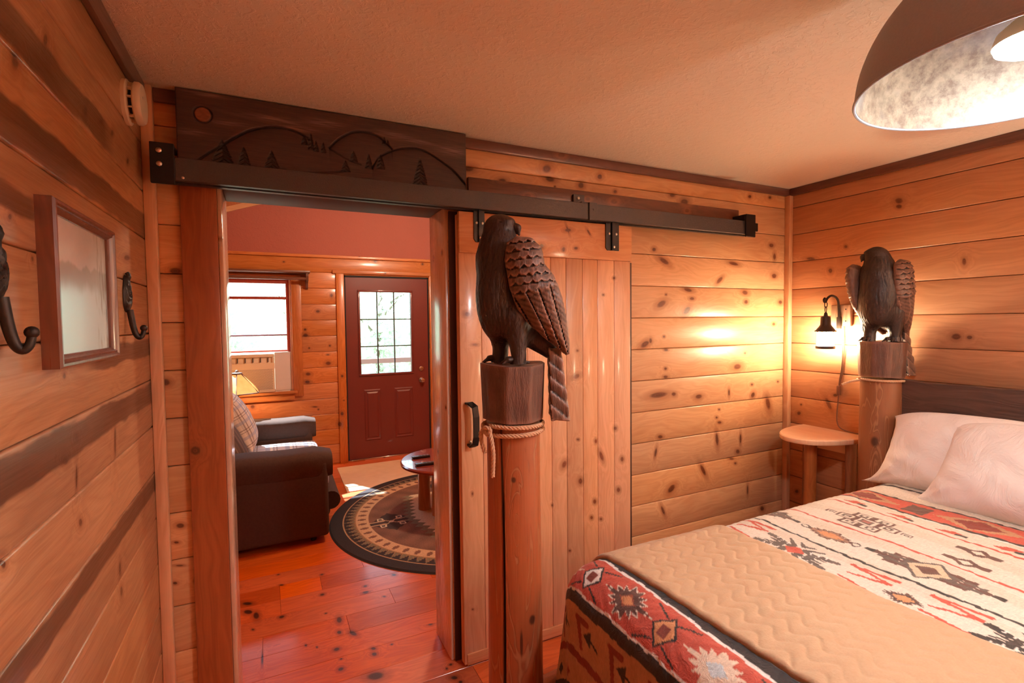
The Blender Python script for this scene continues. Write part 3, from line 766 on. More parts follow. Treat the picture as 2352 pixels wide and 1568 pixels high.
def soft_box(x0, y0, z0, x1, y1, z1, bev, seg=4, crown=0.0):
    bm = B(); box(bm, x0, y0, z0, x1, y1, z1, bev, seg)
    if crown:
        bmesh.ops.subdivide_edges(bm, edges=[e for e in bm.edges if e.calc_length() > 0.15], cuts=6, use_grid_fill=True)
        for v in bm.verts:
            u = (v.co.x - x0) / (x1 - x0) * 2 - 1; w = (v.co.y - y0) / (y1 - y0) * 2 - 1
            if v.co.z > (z0 + z1) / 2: v.co.z += crown * max(0, 1 - u * u) * max(0, 1 - w * w)
    return bm
so = thing('loveseat', 'dark brown loveseat with plaid cushions seen from its side', 'sofa', (-0.05, 4.65, 0))
Y0s, Y1s = 3.83, 5.50
for (a, b) in ((Y0s, Y0s + 0.27), (Y1s - 0.25, Y1s)):
    bm = B(); box(bm, -0.72, a - 0.01, 0.045, 0.365, b + 0.01, 0.60, 0.03, 3)
    # padded rolled top that droops forward
    rings = []
    for k in range(13):
        x = -0.74 + 1.13 * k / 12
        rr = 1.0 if 0 < k < 12 else 0.8
        e = 0.012 * math.sin(k * 1.3)
        z0 = 0.685 - 0.02 * (k / 12)
        xx = x if k < 12 else x + 0.01
        rings.append([(xx, (a + b) / 2 + ((b - a) / 2 + 0.02) * rr * np.sign(math.cos(t_)) * abs(math.cos(t_)) ** 0.55, z0 - 0.11 + 0.108 * rr * np.sign(math.sin(t_)) * abs(math.sin(t_)) ** 0.6 + e * 0.3) for t_ in [2 * math.pi * i / 24 for i in range(24)]])
    loft(bm, rings)
    obj('arm', bm, M['sofa'], so)
obj('seat_base', soft_box(-0.70, Y0s + 0.25, 0.09, 0.40, Y1s - 0.23, 0.30, 0.035), M['sofa'], so)
bm = B(); tube(bm, [(0.40, Y0s + 0.20, 0.235), (0.41, 4.6, 0.235), (0.40, Y1s - 0.22, 0.235)], 0.07, 16); obj('front_roll', bm, M['sofa'], so)
obj('back', soft_box(-0.86, Y0s + 0.02, 0.09, -0.52, Y1s - 0.02, 0.86, 0.09, 5), M['sofa'], so)
ym = (Y0s + Y1s) / 2
for (a, b) in ((Y0s + 0.275, ym - 0.003), (ym + 0.003, Y1s - 0.255)):
    obj('seat_cushion', soft_box(-0.50, a, 0.305, 0.40, b, 0.455, 0.05, 4, 0.03), M['stripe_seat'], so)
for a in (Y0s + 0.08, Y1s - 0.08):
    for x in (-0.76, 0.26):
        bm = B(); lathe(bm, [(0.02, 0.0), (0.03, 0.1)], (x, a, 0.0), 12); obj('foot', bm, M['black_gap'], so)

def pillow_mesh(name, w, h, t_, ear=0.06, n=26, wr=0.0, seed=0, flop=False):
    """closed pillow lying in xy, thickness along z; corners drawn out into ears"""
    rs = np.random.RandomState(seed)
    u = np.linspace(-1, 1, n); U, V = np.meshgrid(u, u, indexing='ij')
    ph = rs.rand(8) * 6.28
    edge = (1 - np.abs(U) ** 2.6) * (1 - np.abs(V) ** 2.6)
    H = np.clip(edge, 0, 1) ** 0.52
    conc = 1 - 0.07 * (1 - U ** 2) * (np.abs(V) ** 4) - 0.0
    sx = w / 2 * U * (1 - 0.09 * (1 - V ** 2) * np.abs(U) ** 6 + ear * (np.abs(U * V)) ** 6)
    sy = h / 2 * V * (1 - 0.09 * (1 - U ** 2) * np.abs(V) ** 6 + ear * (np.abs(U * V)) ** 6)
    if flop:
        lo = 0.5 - 0.5 * V
        sx = w / 2 * U * (1 - 0.12 * (1 - V ** 2) * np.abs(U) ** 6 + 0.02 + (ear * lo ** 2) * np.abs(U * V) ** 5 - 0.10 * (1 - lo) * np.abs(U) ** 2)
        sy = h / 2 * V * (1 - 0.10 * (1 - U ** 2) * (V < 0) - 0.22 * (V > 0) * np.abs(U) ** 3)
        H = H * (0.8 + 0.35 * lo)
    rip = wr * (np.sin(9 * U + 5 * V + ph[0]) * 0.4 + np.sin(14 * U - 11 * V + ph[1]) * 0.25 + np.sin(5 * U * V * 4 + ph[2]) * 0.35)
    # folds radiating from corners
    for (a, b) in ((1, 1), (-1, 1), (1, -1), (-1, -1)):
        d = np.hypot(U - a, V - b); an = np.arctan2(V - b, U - a)
        rip = rip + wr * 1.4 * np.sin(an * 11 + ph[3] + a) * np.exp(-(d / 0.55) ** 2)
    top = np.stack([sx, sy, t_ / 2 * H + rip * H], -1)
    bot = np.stack([sx, sy, -t_ / 2 * H * 0.8 + rip * H * 0.5], -1)
    me = bpy.data.meshes.new(name)
    bm = bmesh.new()
    def mk(g):
        return [[bm.verts.new(g[i, j]) for j in range(n)] for i in range(n)]
    a = mk(top)
    b = [[a[i][j] if i in (0, n - 1) or j in (0, n - 1) else bm.verts.new(bot[i, j]) for j in range(n)] for i in range(n)]
    for i in range(n - 1):
        for j in range(n - 1):
            bm.faces.new((a[i][j], a[i + 1][j], a[i + 1][j + 1], a[i][j + 1]))
            bm.faces.new((b[i][j], b[i][j + 1], b[i + 1][j + 1], b[i + 1][j]))
    bm.to_mesh(me); bm.free()
    return me

def place_pillow(name, me, mat, loc, ax_w, ax_h, parent=None):
    """ax_w, ax_h: world directions of the pillow's width and height"""
    a = Vector(ax_w).normalized(); b = Vector(ax_h); b = (b - a * b.dot(a)).normalized(); c = a.cross(b)
    smooth(me, 80)
    me.materials.append(mat)
    o = bpy.data.objects.new(name, me); COL.objects.link(o)
    m = Matrix((a, b, c)).transposed().to_4x4(); m.translation = Vector(loc)
    if parent is not None:
        o.parent = parent
        m = root_matrix(parent).inverted() @ m
    o.matrix_local = m
    return o
place_pillow('back_cushion', pillow_mesh('back_cushion', 0.60, 0.56, 0.24, 0.03, wr=0.004, seed=3), M['plaid'], (-0.27, 4.98, 0.745), (0, 1, 0), (-0.45, 0, 1), so)
place_pillow('back_cushion', pillow_mesh('back_cushion', 0.58, 0.50, 0.22, 0.03, wr=0.004, seed=4), M['brown_stripe'], (-0.31, 4.36, 0.67), (0, 1, 0), (-0.45, 0, 1), so)

# ------------------------------------------------------------------ floor lamp behind the loveseat
M['lamp_shade'] = None
t = NT('amber mica lamp shade')
n = t.noise(t.pos(), 14, 4)
t.set(Base_Color=t.mix(n, s2l((214, 130, 60)), s2l((240, 180, 110))), Roughness=0.4, Transmission_Weight=0.0, Subsurface_Weight=0.0)
t.inp(t.bsdf.inputs['Emission Color'], t.mix(n, (1.0, 0.36, 0.08), (1.0, 0.55, 0.2)))
t.bsdf.inputs['Emission Strength'].default_value = 0.9
M['lamp_shade'] = t.mat
M['pewter'] = plain('pewter', (150, 140, 130), 0.35, metal=0.9)
M['iron'] = plain('black iron', (48, 40, 38), 0.5, metal=0.5, var=0.2, nscale=90, bump=0.15)
fl_ = thing('floor_lamp', 'floor lamp with an amber pyramid shade behind the loveseat', 'lamp', (-0.29, 5.64, 0))
def pyr(bm, r0, z0, r1, z1, n=6, th=0.0):
    rings = []
    for k in range(7):
        f = k / 6; r = r0 + (r1 - r0) * f; z = z0 + (z1 - z0) * (f ** 0.85)
        rings.append([(-0.29 + r * math.cos(2 * math.pi * (i + 0.5) / n), 5.64 + r * math.sin(2 * math.pi * (i + 0.5) / n), z) for i in range(n)])
    return loft(bm, rings, True, False)
bm = B(); pyr(bm, 0.215, 0.915, 0.045, 1.10); obj('lamp_shade', bm, M['lamp_shade'], fl_, sm=False)
bm = B()
for i in range(6):
    a = 2 * math.pi * (i + 0.5) / 6
    tube(bm, [(-0.29 + r * math.cos(a), 5.64 + r * math.sin(a), z) for r, z in ((0.217, 0.915), (0.13, 1.012), (0.045, 1.102))], 0.005, 6)
ring = [(-0.29 + 0.217 * math.cos(2 * math.pi * (i + 0.5) / 6), 5.64 + 0.217 * math.sin(2 * math.pi * (i + 0.5) / 6), 0.914) for i in range(7)]
tube(bm, ring, 0.006, 6)
obj('shade_ribs', bm, M['pewter'], fl_)
bm = B(); lathe(bm, [(0.05, 1.098), (0.05, 1.112), (0.02, 1.118), (0.012, 1.135), (0.004, 1.14)], (-0.29, 5.64, 0), 20); obj('finial', bm, M['pewter'], fl_)
bm = B(); lathe(bm, [(0.011, 0.02), (0.011, 1.10)], (-0.29, 5.64, 0), 12); obj('pole', bm, M['iron'], fl_)
bm = B(); lathe(bm, [(0.13, 0.0), (0.13, 0.015), (0.03, 0.035)], (-0.29, 5.64, 0), 28); obj('base', bm, M['iron'], fl_)
bm = B(); bmesh.ops.create_icosphere(bm, subdivisions=2, radius=0.03, matrix=Matrix.Translation((-0.29, 5.64 - 0.05, 1.0))); obj('bulb', bm, emit('warm lamp bulb', (1, 0.72, 0.42), 260), fl_)

# ------------------------------------------------------------------ round rug
RC, RR = np.array([1.508, 3.959]), 1.13
nr, na = 230, 720
rad = np.linspace(0, RR, nr); ang = np.linspace(0, 2 * np.pi, na, endpoint=False)
RA, AN = np.meshgrid(rad, ang, indexing='ij')
def C(*c): return np.array(s2l(c))
cols = np.zeros((nr, na, 3))
X_ = RA * np.cos(AN); Y_ = RA * np.sin(AN)
f_ = RA / RR
black, tan, brown, cream, olive, gold = C(44, 38, 42), C(196, 164, 128), C(118, 84, 66), C(206, 190, 160), C(118, 110, 88), C(150, 118, 86)
cols[:] = brown
mott = 0.5 + 0.25 * np.sin(X_ * 23 + 3 * np.sin(Y_ * 11)) + 0.25 * np.sin(Y_ * 31 + 2 * np.sin(X_ * 17))
cols = cols * (0.78 + 0.4 * mott[..., None])
def setm(m, c): cols[m] = c
# dark centre motif with ragged edges and cream zigzag medallion
rag = 0.02 * np.abs(((X_ * 38) % 2) - 1)
def blob(cx, cy, a, b, rot=0.0):
    dx = X_ - cx; dy = Y_ - cy
    u = dx * np.cos(rot) + dy * np.sin(rot); v = -dx * np.sin(rot) + dy * np.cos(rot)
    return (np.abs(u) / a + np.abs(v) / b)
for k in range(4):
    th = math.pi + k * math.pi / 2
    cx, cy = 0.665 * math.cos(th), 0.665 * math.sin(th)
    setm(blob(cx, cy, 0.20, 0.19, th) + rag * 4 < 1, C(62, 46, 42))
    for sx in (-1, 1):
        for sy in (-1, 1):
            u = (X_ - cx) * math.cos(th) + (Y_ - cy) * math.sin(th); v = -(X_ - cx) * math.sin(th) + (Y_ - cy) * math.cos(th)
            q = np.maximum(np.abs(u - sx * 0.075), np.abs(v - sy * 0.07)); setm((q < 0.024) & (q > 0.013), cream)
            setm((np.abs(v - sy * 0.07 * (np.abs(u) / 0.075)) < 0.006) & (np.abs(u) < 0.055) & (u * sx > 0) & (v * sy >= 0), tan)
            setm((np.abs(v - sy * 0.032) < 0.007) & (u * sx > 0.04) & (u * sx < 0.17), tan)
    setm((np.hypot((X_ - cx), (Y_ - cy)) < 0.02), cream)
rag2 = 0.05 * np.abs(((Y_ * 26) % 2) - 1)
ok_ = np.abs(Y_) < 0.52
setm(ok_ & (np.abs(X_) + np.abs(Y_) * 0.22 + rag2 < 0.57), olive)
setm(ok_ & (np.abs(X_) + np.abs(Y_) * 0.22 + rag2 < 0.51), cream)
setm(np.abs(X_) + np.abs(Y_) * 0.9 + rag2 < 0.20, brown)
# border rings
band = f_ > 0.735
setm(band, tan)
k_ = (AN / (2 * np.pi) * 60) % 1
m = band & (f_ < 0.825)
z_ = (f_ - 0.735) / 0.09
setm(m & (np.abs(k_ - 0.5) < 0.22) & (np.abs(z_ - 0.5) < 0.14), brown)
setm(m & (np.abs(k_ - 0.5) < 0.09) & (np.abs(z_ - 0.5) < 0.32), brown)
setm((f_ > 0.825) & (f_ < 0.905), gold)
k2 = (AN / (2 * np.pi) * 96) % 1; z2 = (f_ - 0.83) / 0.07
setm((f_ > 0.83) & (f_ < 0.90) & (np.abs(k2 - 0.5) < 0.5 * z2), black)
setm((f_ > 0.83) & (f_ < 0.90) & (np.abs(((k2 + 0.5) % 1) - 0.5) < 0.35 * (1 - z2)), olive)
setm((f_ > 0.905) & (f_ < 0.912), tan)
setm(f_ >= 0.912, black)
zz = np.where(f_ > 0.995, 0.001, 0.011)
V = np.stack([RC[0] + X_, RC[1] + Y_, zz], -1).transpose(1, 0, 2)
V = V.astype(np.float32)
me = grid_mesh('round_rug', V, na, nr, cols.transpose(1, 0, 2), closed_u=True)
M['rug'] = attr_mat('wool rug', 0.9, 90, var=0.2, bump=0.4)
setp(obj_me('round_rug', me, M['rug'], None, False), 'round patterned rug with black border under the coffee table', 'rug')

# ------------------------------------------------------------------ door mat
t = NT('beige door mat')
n = t.noise(t.pos(), 12, 4); t.set(Base_Color=t.mix(n, s2l((222, 192, 158)), s2l((238, 212, 182))), Roughness=0.8)
t.bump(t.noise(t.pos(), 200, 2), 0.2, 0.002); M['mat'] = t.mat
bm = B(); prism(bm, [(0.64, 5.72), (0.625, 4.86), (1.95, 4.83), (1.97, 5.72)], 0.0, 0.008, 'z')
setp(obj('door_mat', bm, M['mat'], None, False), 'beige mat on the floor in front of the red door', 'mat')

# ------------------------------------------------------------------ coffee table and remotes
M['table_red'] = plain('polished reddish wood', (128, 56, 46), 0.22, coat=0.6, var=0.15, nscale=8)
M['log'] = pine('peeled log', 'ZX', (), pin=0.2, light=(196, 130, 86), dark=(150, 90, 54))
ct = thing('coffee_table', 'low round coffee table with a dark red top on log legs', 'table', (1.33, 3.96, 0.011))
bm = B(); lathe(bm, [(0.385, 0.43), (0.40, 0.437), (0.40, 0.452), (0.39, 0.462)], (1.33, 3.94, 0), 56); obj('table_top', bm, M['table_red'], ct)
for (x, y, r) in ((1.155, 4.10, 0.052), (1.22, 3.92, 0.052), (1.45, 3.82, 0.052), (1.47, 4.08, 0.052)):
    bm = B(); lathe(bm, [(r, 0.012), (r * 0.96, 0.2), (r, 0.432)], (x, y, 0), 16); obj('leg', bm, M['log'], ct)
bm = B(); box(bm, 1.15, 3.86, 0.36, 1.50, 4.10, 0.43, 0.004, 1); obj('apron', bm, M['log'], ct)
M['remote'] = plain('black plastic remote', (34, 30, 36), 0.3, var=0.05)
M['button'] = plain('grey button', (150, 150, 160), 0.5)
for (cx, cy, L, W, a, lab) in ((1.12, 4.055, 0.15, 0.045, 0.03, 'slim black remote at the back of the coffee table'), (1.10, 3.835, 0.17, 0.05, -0.02, 'longer black remote at the front of the coffee table')):
    rt = thing('remote_control', lab, 'remote control', (cx, cy, 0.462), 'remotes on the coffee table', rotz=a)
    bm = B(); box(bm, -L / 2, -W / 2, 0.0, L / 2, W / 2, 0.02, 0.006, 2); obj('body', bm, M['remote'], rt, world_coords=False)
    for i in range(5):
        for j in range(2):
            bm = B(); disc_bolt(bm, (-L / 2 + 0.025 + i * L * 0.18, (j - 0.5) * 0.018, 0.0195), (0, 0, 1), 0.005, 0.003, 8)
            obj('button', bm, M['button'], rt, world_coords=False)
cp = thing('white_mug', 'small cream mug at the edge of the coffee table behind the jamb', 'mug', (1.30, 3.94, 0.462))
bm = B(); lathe(bm, [(0.030, 0.0), (0.036, 0.02), (0.038, 0.085), (0.035, 0.085), (0.033, 0.02), (0.0, 0.012)], (1.30, 3.94, 0.462), 24, cap=False); obj('cup', bm, M['ac_white'], cp)
bm = B(); tube(bm, spline([(1.337, 3.94, 0.53), (1.362, 3.94, 0.525), (1.362, 3.94, 0.495), (1.336, 3.94, 0.485)], 6), 0.005, 8); obj('handle', bm, M['ac_white'], cp)

# living room fill light, added unseen above the view
lp = thing('living_room_fill', 'white globe fill light added above the living room view', 'lamp', (1.5, 3.9, 3.05))
bm = B(); lathe(bm, [(0.06, 3.0), (0.06, 3.05)], (1.5, 3.9, 0), 20); lathe(bm, [(0.008, 2.85), (0.008, 3.0)], (1.5, 3.9, 0), 10); obj('ceiling_rose', bm, M['iron'], lp)
bm = B(); bmesh.ops.create_uvsphere(bm, u_segments=24, v_segments=16, radius=0.11, matrix=Matrix.Translation((1.5, 3.9, 2.75)))
obj('globe', bm, emit('white globe glow', (1.0, 0.80, 0.58), LIVING_POWER / math.pi / 0.152), lp)

# ------------------------------------------------------------------ outdoors
M['ground'] = plain('leaf litter', (150, 130, 100), 0.9, var=0.3, nscale=3)
bm = B(); box(bm, -30, 6.1, -0.9, 34, 60, -0.8); setp(obj('yard_ground', bm, M['ground'], None, False), 'pale ground outside the window', 'ground', kind='structure')
M['deck'] = plain('weathered deck', (176, 164, 150), 0.7)
bm = B(); box(bm, -4, 6.08, -0.12, 6, 8.6, -0.02); dk = setp(obj('porch_deck', bm, M['deck'], None, False), 'porch deck outside the red door', 'deck', kind='structure')
rl = thing('porch_railing', 'brown porch railing seen through the lower door panes', 'railing', (1.2, 8.4, -0.02))
M['rail_wood'] = plain('weathered brown rail', (120, 92, 80), 0.6)
for (z0, z1) in ((0.92, 1.0), (0.55, 0.60)):
    bm = B(); box(bm, -3.5, 8.36, z0, 5.5, 8.44, z1, 0.004, 1); obj('rail', bm, M['rail_wood'], rl)
for k in range(7):
    x = -3.5 + 1.5 * k
    bm = B(); box(bm, x - 0.045, 8.35, -0.02, x + 0.045, 8.45, 1.02, 0.004, 1); obj('post', bm, M['rail_wood'], rl)
aw = thing('door_sun_blocker', 'small brown awning added unseen over the red door to keep sun off', 'sun_blocker', (1.6, 6.1, 2.3))
bm = B(); prism(bm, [(6.12, 2.32), (7.5, 2.20), (7.5, 2.24), (6.12, 2.38)], 0.55, 2.9, 'x'); obj('blocker_panel', bm, M['rail_wood'], aw, False)  # unseen slab added only to keep sun off the door panes
t = NT('pale spring leaves')
n = t.rnd()
nn = t.noise(t.pos(), 1.3, 3)
t.set(Base_Color=t.mix(nn, s2l((160, 184, 156)), s2l((222, 232, 220))), Roughness=0.6)
t.bsdf.inputs['Transmission Weight'].default_value = 0.0
tr_ = t.new('ShaderNodeBsdfTranslucent'); tr_.inputs[0].default_value = (*s2l((206, 222, 196)), 1)
mx = t.new('ShaderNodeMixShader'); mx.inputs[0].default_value = 0.5
t.link(t.bsdf.outputs[0], mx.inputs[1]); t.link(tr_.outputs[0], mx.inputs[2]); t.link(mx.outputs[0], t.n['Material Output'].inputs[0])
M['leaf'] = t.mat
M['bark'] = plain('grey bark', (130, 118, 104), 0.9, var=0.3, bump=0.4)
rs = np.random.RandomState(5)
nl = 3500
P_ = rs.randn(nl, 3); P_ /= np.linalg.norm(P_, axis=1)[:, None]; P_ *= (rs.rand(nl, 1) ** 0.4) * np.array([1.9, 1.9, 2.6])
P_[:, 2] += 4.2
ax = rs.randn(nl, 3); ax /= np.linalg.norm(ax, axis=1)[:, None]; bx = np.cross(ax, rs.randn(nl, 3)); bx /= np.linalg.norm(bx, axis=1)[:, None]
s_ = 0.09 + 0.07 * rs.rand(nl, 1)
LV = np.stack([P_ - ax * s_, P_ - bx * s_ * 0.5, P_ + ax * s_, P_ + bx * s_ * 0.5], 1).reshape(-1, 3)
leafme = quads_mesh('foliage', LV, np.arange(nl * 4).reshape(-1, 4)); leafme.materials.append(M['leaf'])
bm = B()
tube(bm, spline([(0, 0, 0), (0.05, 0.02, 2.0), (-0.05, 0.05, 4.0), (0.05, 0, 6.0)], 4), [0.14 - 0.009 * i for i in range(13)], 10)
for k in range(6):
    a = k * 1.1; z = 2.4 + 0.45 * k
    tube(bm, [(0, 0, z), (0.6 * math.cos(a), 0.6 * math.sin(a), z + 0.5), (1.2 * math.cos(a), 1.2 * math.sin(a), z + 0.8)], [0.05, 0.035, 0.012], 6)
trunkme = bpy.data.meshes.new('trunk'); bm.to_mesh(trunkme); bm.free(); trunkme.materials.append(M['bark'])
words = ['leftmost pale green tree beyond the window', 'pale tree beyond the window, second from the left', 'pale tree seen between window and door', 'tree beyond the left door panes', 'tree beyond the middle door panes', 'tree beyond the right door panes', 'farthest tree behind the others, left', 'farthest tree behind the others, middle', 'farthest tree behind the others, right']
for i, (x, y, s, dz) in enumerate([(-5.2, 13.5, 0.9, -2.4), (-1.4, 14.0, 0.9, -2.6), (1.2, 18.0, 0.9, -2.2), (2.6, 13.2, 0.8, -2.4), (5.6, 15.5, 0.9, -2.6), (9.3, 13.0, 0.9, -2.3), (-4.6, 20, 1.1, -3.2), (4.4, 22, 1.1, -3.0), (10.4, 20.5, 1.1, -3.3)]):
    r_ = thing('leafy_tree', words[i], 'tree', (x, y, -0.8), 'trees outside', rotz=i * 1.3)
    for nm, mm in (('trunk', trunkme), ('foliage', leafme)):
        o = bpy.data.objects.new(nm, mm); COL.objects.link(o); o.parent = r_; o.scale = (s, s, s)
        if nm == 'foliage': o.location = (0, 0, dz * 0.9 + 0.9); o['kind'] = 'stuff'
# ------------------------------------------------------------------ sliding plank door
d1 = thing('door_1', 'sliding pine plank door hanging open beside the doorway', 'door', (1.25, 2.14, 0.0), kind='structure')
YL0, YL1 = 2.118, 2.160
edges = [0.773, 0.880, 1.001, 1.116, 1.248, 1.336, 1.434, 1.525, 1.631, 1.738]
for a, b in zip(edges[:-1], edges[1:]):
    bm = B(); box(bm, a + 0.0006, YL0, 0.012, b - 0.0006, YL0 + 0.020, 1.906 if b > 0.9 else 2.0, 0.003, 2)
    obj('door_board', bm, M['pine_door'], d1)
bm = B(); box(bm, 0.773, YL0 - 0.012, 1.906, 1.738, YL0 + 0.012, 2.088, 0.003, 2); obj('top_rail', bm, M['pine_door_h'], d1)
bm = B(); box(bm, 0.785, YL0 - 0.006, 0.008, 1.738, YL0 + 0.012, 0.062, 0.004, 2); obj('bottom_rail', bm, M['pine_door_h'], d1)
bm = B(); box(bm, 0.773, YL0 + 0.020, 0.010, 1.738, YL1, 2.080, 0.003, 1); obj('backing_frame', bm, M['pine_door'], d1)
M['dark_edge'] = plain('dark edge strip', (70, 44, 36), 0.5)
bm = B(); box(bm, 1.738, YL0 + 0.002, 0.012, 1.748, YL1 - 0.002, 1.9, 0.001, 1); obj('edge_strip', bm, M['dark_edge'], d1)
M['black_metal'] = plain('satin black steel', (42, 38, 38), 0.35, metal=0.6, var=0.05)
M['bolt'] = plain('bright bolt', (215, 208, 200), 0.3, metal=1.0)
M['bronze'] = plain('hammered bronze steel', (78, 72, 72), 0.42, metal=0.55, var=0.2, nscale=220, bump=0.35)
# handle
bm = B()
hx = 0.818
path = [(hx - 0.012, YL0 - 0.001, 1.228), (hx - 0.012, YL0 - 0.03, 1.232), (hx + 0.004, YL0 - 0.048, 1.215), (hx + 0.008, YL0 - 0.052, 1.17), (hx + 0.008, YL0 - 0.052, 1.08), (hx + 0.004, YL0 - 0.046, 1.045), (hx - 0.004, YL0 - 0.03, 1.034), (hx - 0.004, YL0 - 0.001, 1.038)]
rings = []
for (p, t_, a, b) in frames(path):
    up = Vector((1, 0, 0)); s = up - t_ * up.dot(t_); s.normalize(); q = t_.cross(s)
    rings.append([p + s * (0.014 * c1) + q * (0.0045 * c2) for c1, c2 in ((-1, -1), (1, -1), (1, 1), (-1, 1))])
loft(bm, rings)
h_ = obj('handle', bm, M['black_metal'], d1, sm=False)
for (x_, z_) in ((hx - 0.004, 1.05), (hx - 0.012, 1.215)):
    bm = B(); disc_bolt(bm, (x_, YL0 - 0.004, z_), (0, -1, 0), 0.006, 0.004); obj('screw', bm, M['bolt'], h_)
# hangers: bent steel straps with three bolts
for xc, w in ((0.868, 0.052), (1.608, 0.082)):
    bm = B()
    z0, z1 = 1.955, 2.092
    y = YL0 - 0.012
    # channel-like profile with chamfered bottom
    for (xa, xb, yy) in ((xc - w / 2, xc - w * 0.08, y - 0.006), (xc + w * 0.08, xc + w / 2, y - 0.006)):
        prism(bm, [(xa, z0 + 0.012), (xa + 0.010, z0), (xb, z0), (xb, z1), (xa, z1)], yy, y)
    prism(bm, [(xc - w * 0.10, z0), (xc + w * 0.10, z0), (xc + w * 0.10, z1 + 0.02), (xc - w * 0.10, z1 + 0.02)], y - 0.015, y - 0.005)
    o = obj('hanger_strap', bm, M['black_metal'], d1, sm=False)
    for (dx, z) in ((-0.25, 2.04), (0.28, 2.04), (0.03, 1.972)):
        bm = B(); disc_bolt(bm, (xc + dx * w, y - (0.006 if abs(dx) > 0.1 else 0.015), z), (0, -1, 0), 0.0065, 0.005); obj('bolt', bm, M['bolt'], o)

# sliding rail
rl_ = thing('door_rail', 'long bronze steel rail that carries the sliding door', 'rail', (1.15, 2.09, 2.13))
def rail_seg(x0, x1):
    bm = B()
    box(bm, x0, 2.078, 2.098, x1, 2.084, 2.176, 0.0012, 1)      # front face
    box(bm, x0, 2.084, 2.170, x1, 2.150, 2.176)                    # top
    box(bm, x0, 2.144, 2.098, x1, 2.150, 2.170)                    # back
    box(bm, x0, 2.084, 2.098, x1, 2.100, 2.103)                    # lower lips
    box(bm, x0, 2.128, 2.098, x1, 2.144, 2.103)
    return bm
obj('rail_section', rail_seg(-0.335, 1.446), M['bronze'], rl_, sm=False)
obj('rail_section', rail_seg(1.450, 2.64), M['bronze'], rl_, sm=False)
bm = B(); box(bm, 1.445, 2.070, 2.094, 1.492, 2.078, 2.180, 0.001, 1); box(bm, 1.405, 2.150, 2.176, 1.470, 2.167, 2.235, 0.001, 1); box(bm, 1.405, 2.080, 2.176, 1.470, 2.167, 2.182, 0.001, 1)
cb = obj('joint_bracket', bm, M['bronze'], rl_, sm=False)
bm = B(); disc_bolt(bm, (1.432, 2.148, 2.215), (0, -1, 0), 0.008, 0.006); obj('bolt', bm, M['bolt'], cb)
bm = B(); disc_bolt(bm, (1.468, 2.069, 2.146), (0, -1, 0), 0.004, 0.003); obj('bolt', bm, M['bronze'], cb)
bm = B(); box(bm, -0.342, 2.066, 2.080, -0.272, 2.078, 2.218, 0.002, 1); box(bm, -0.342, 2.078, 2.205, -0.272, 2.165, 2.218, 0.002, 1)
eb = obj('end_bracket', bm, M['black_metal'], rl_, sm=False)
for z in (2.19, 2.145):
    bm = B(); disc_bolt(bm, (-0.315, 2.065, z), (0, -1, 0), 0.009, 0.007); obj('bolt', bm, M['bolt'], eb)
bm = B(); box(bm, 2.56, 2.066, 2.082, 2.64, 2.078, 2.215, 0.002, 1); box(bm, 2.56, 2.078, 2.176, 2.64, 2.167, 2.215, 0.002, 1)
obj('end_bracket', bm, M['black_metal'], rl_, sm=False)
bm = B(); box(bm, 2.64, 2.095, 2.125, 2.70, 2.135, 2.175, 0.003, 1); obj('end_stop', bm, M['black_metal'], rl_, sm=False)
for x, z in ((-0.25, 2.108), (0.86, 2.19)):
    bm = B(); disc_bolt(bm, (x, 2.077 if x < 0 else 2.166, z), (0, -1, 0), 0.005, 0.003); obj('screw', bm, M['bolt'], rl_)

# ------------------------------------------------------------------ carved landscape board
cx0, cx1, cz0, cz1, cy = -0.273, 0.822, 2.178, 2.4385, 2.128
nx, nz = 620, 150
gx = np.linspace(cx0, cx1, nx); gz = np.linspace(cz0, cz1, nz)
GX, GZ = np.meshgrid(gx, gz, indexing='ij')
dep = np.zeros_like(GX); cc = np.zeros(GX.shape + (3,))
base = np.array(s2l((66, 44, 39))); cc[:] = base
def nz2(x, z, s, ph=0): return (np.sin(x * s + 2.1 * np.sin(z * s * 0.7 + ph)) + np.sin(z * s * 1.3 + 1.7 * np.sin(x * s * 0.6 + 2 * ph)) + np.sin((x + z) * s * 0.5 + ph)) / 3
cc *= (1 + 0.18 * nz2(GX * 0.25, GZ * 3, 160)[..., None])
# greyish brushed clouds (paint)
for (x, z, a, b) in ((0.037, 2.374, 0.10, 0.010), (0.218, 2.388, 0.06, 0.012), (-0.106, 2.335, 0.05, 0.008), (-0.224, 2.285, 0.04, 0.008), (0.491, 2.383, 0.08, 0.012), (0.755, 2.353, 0.06, 0.018), (0.129, 2.352, 0.06, 0.009), (0.60, 2.37, 0.07, 0.008), (-0.18, 2.425, 0.06, 0.006)):
    q = np.exp(-(((GX - x) / a) ** 2 + ((GZ - z) / b) ** 2)) * np.clip(0.6 + 0.6 * nz2(GX * 0.3, GZ * 2.5, 220, x), 0, 1.2)
    cc += q[..., None] * np.array(s2l((128, 108, 104))) * 0.7
def curve(pts, width=0.004, depth=0.005, shade=None, up=True):
    P = [Vector((a, b, 0)) for a, b in pts]; S = spline(P, 12)
    D = np.full(GX.shape, 9.0); TOP = np.full(GX.shape, -9.0)
    for a, b in zip(S[:-1], S[1:]):
        dx, dz = b.x - a.x, b.y - a.y; L = dx * dx + dz * dz + 1e-12
        t_ = np.clip(((GX - a.x) * dx + (GZ - a.y) * dz) / L, 0, 1)
        D = np.minimum(D, np.hypot(GX - a.x - t_ * dx, GZ - a.y - t_ * dz))
        m = (GX >= min(a.x, b.x)) & (GX <= max(a.x, b.x)); TOP = np.where(m, a.y + (GX - a.x) / (dx + 1e-12) * dz, TOP)
    return D, TOP
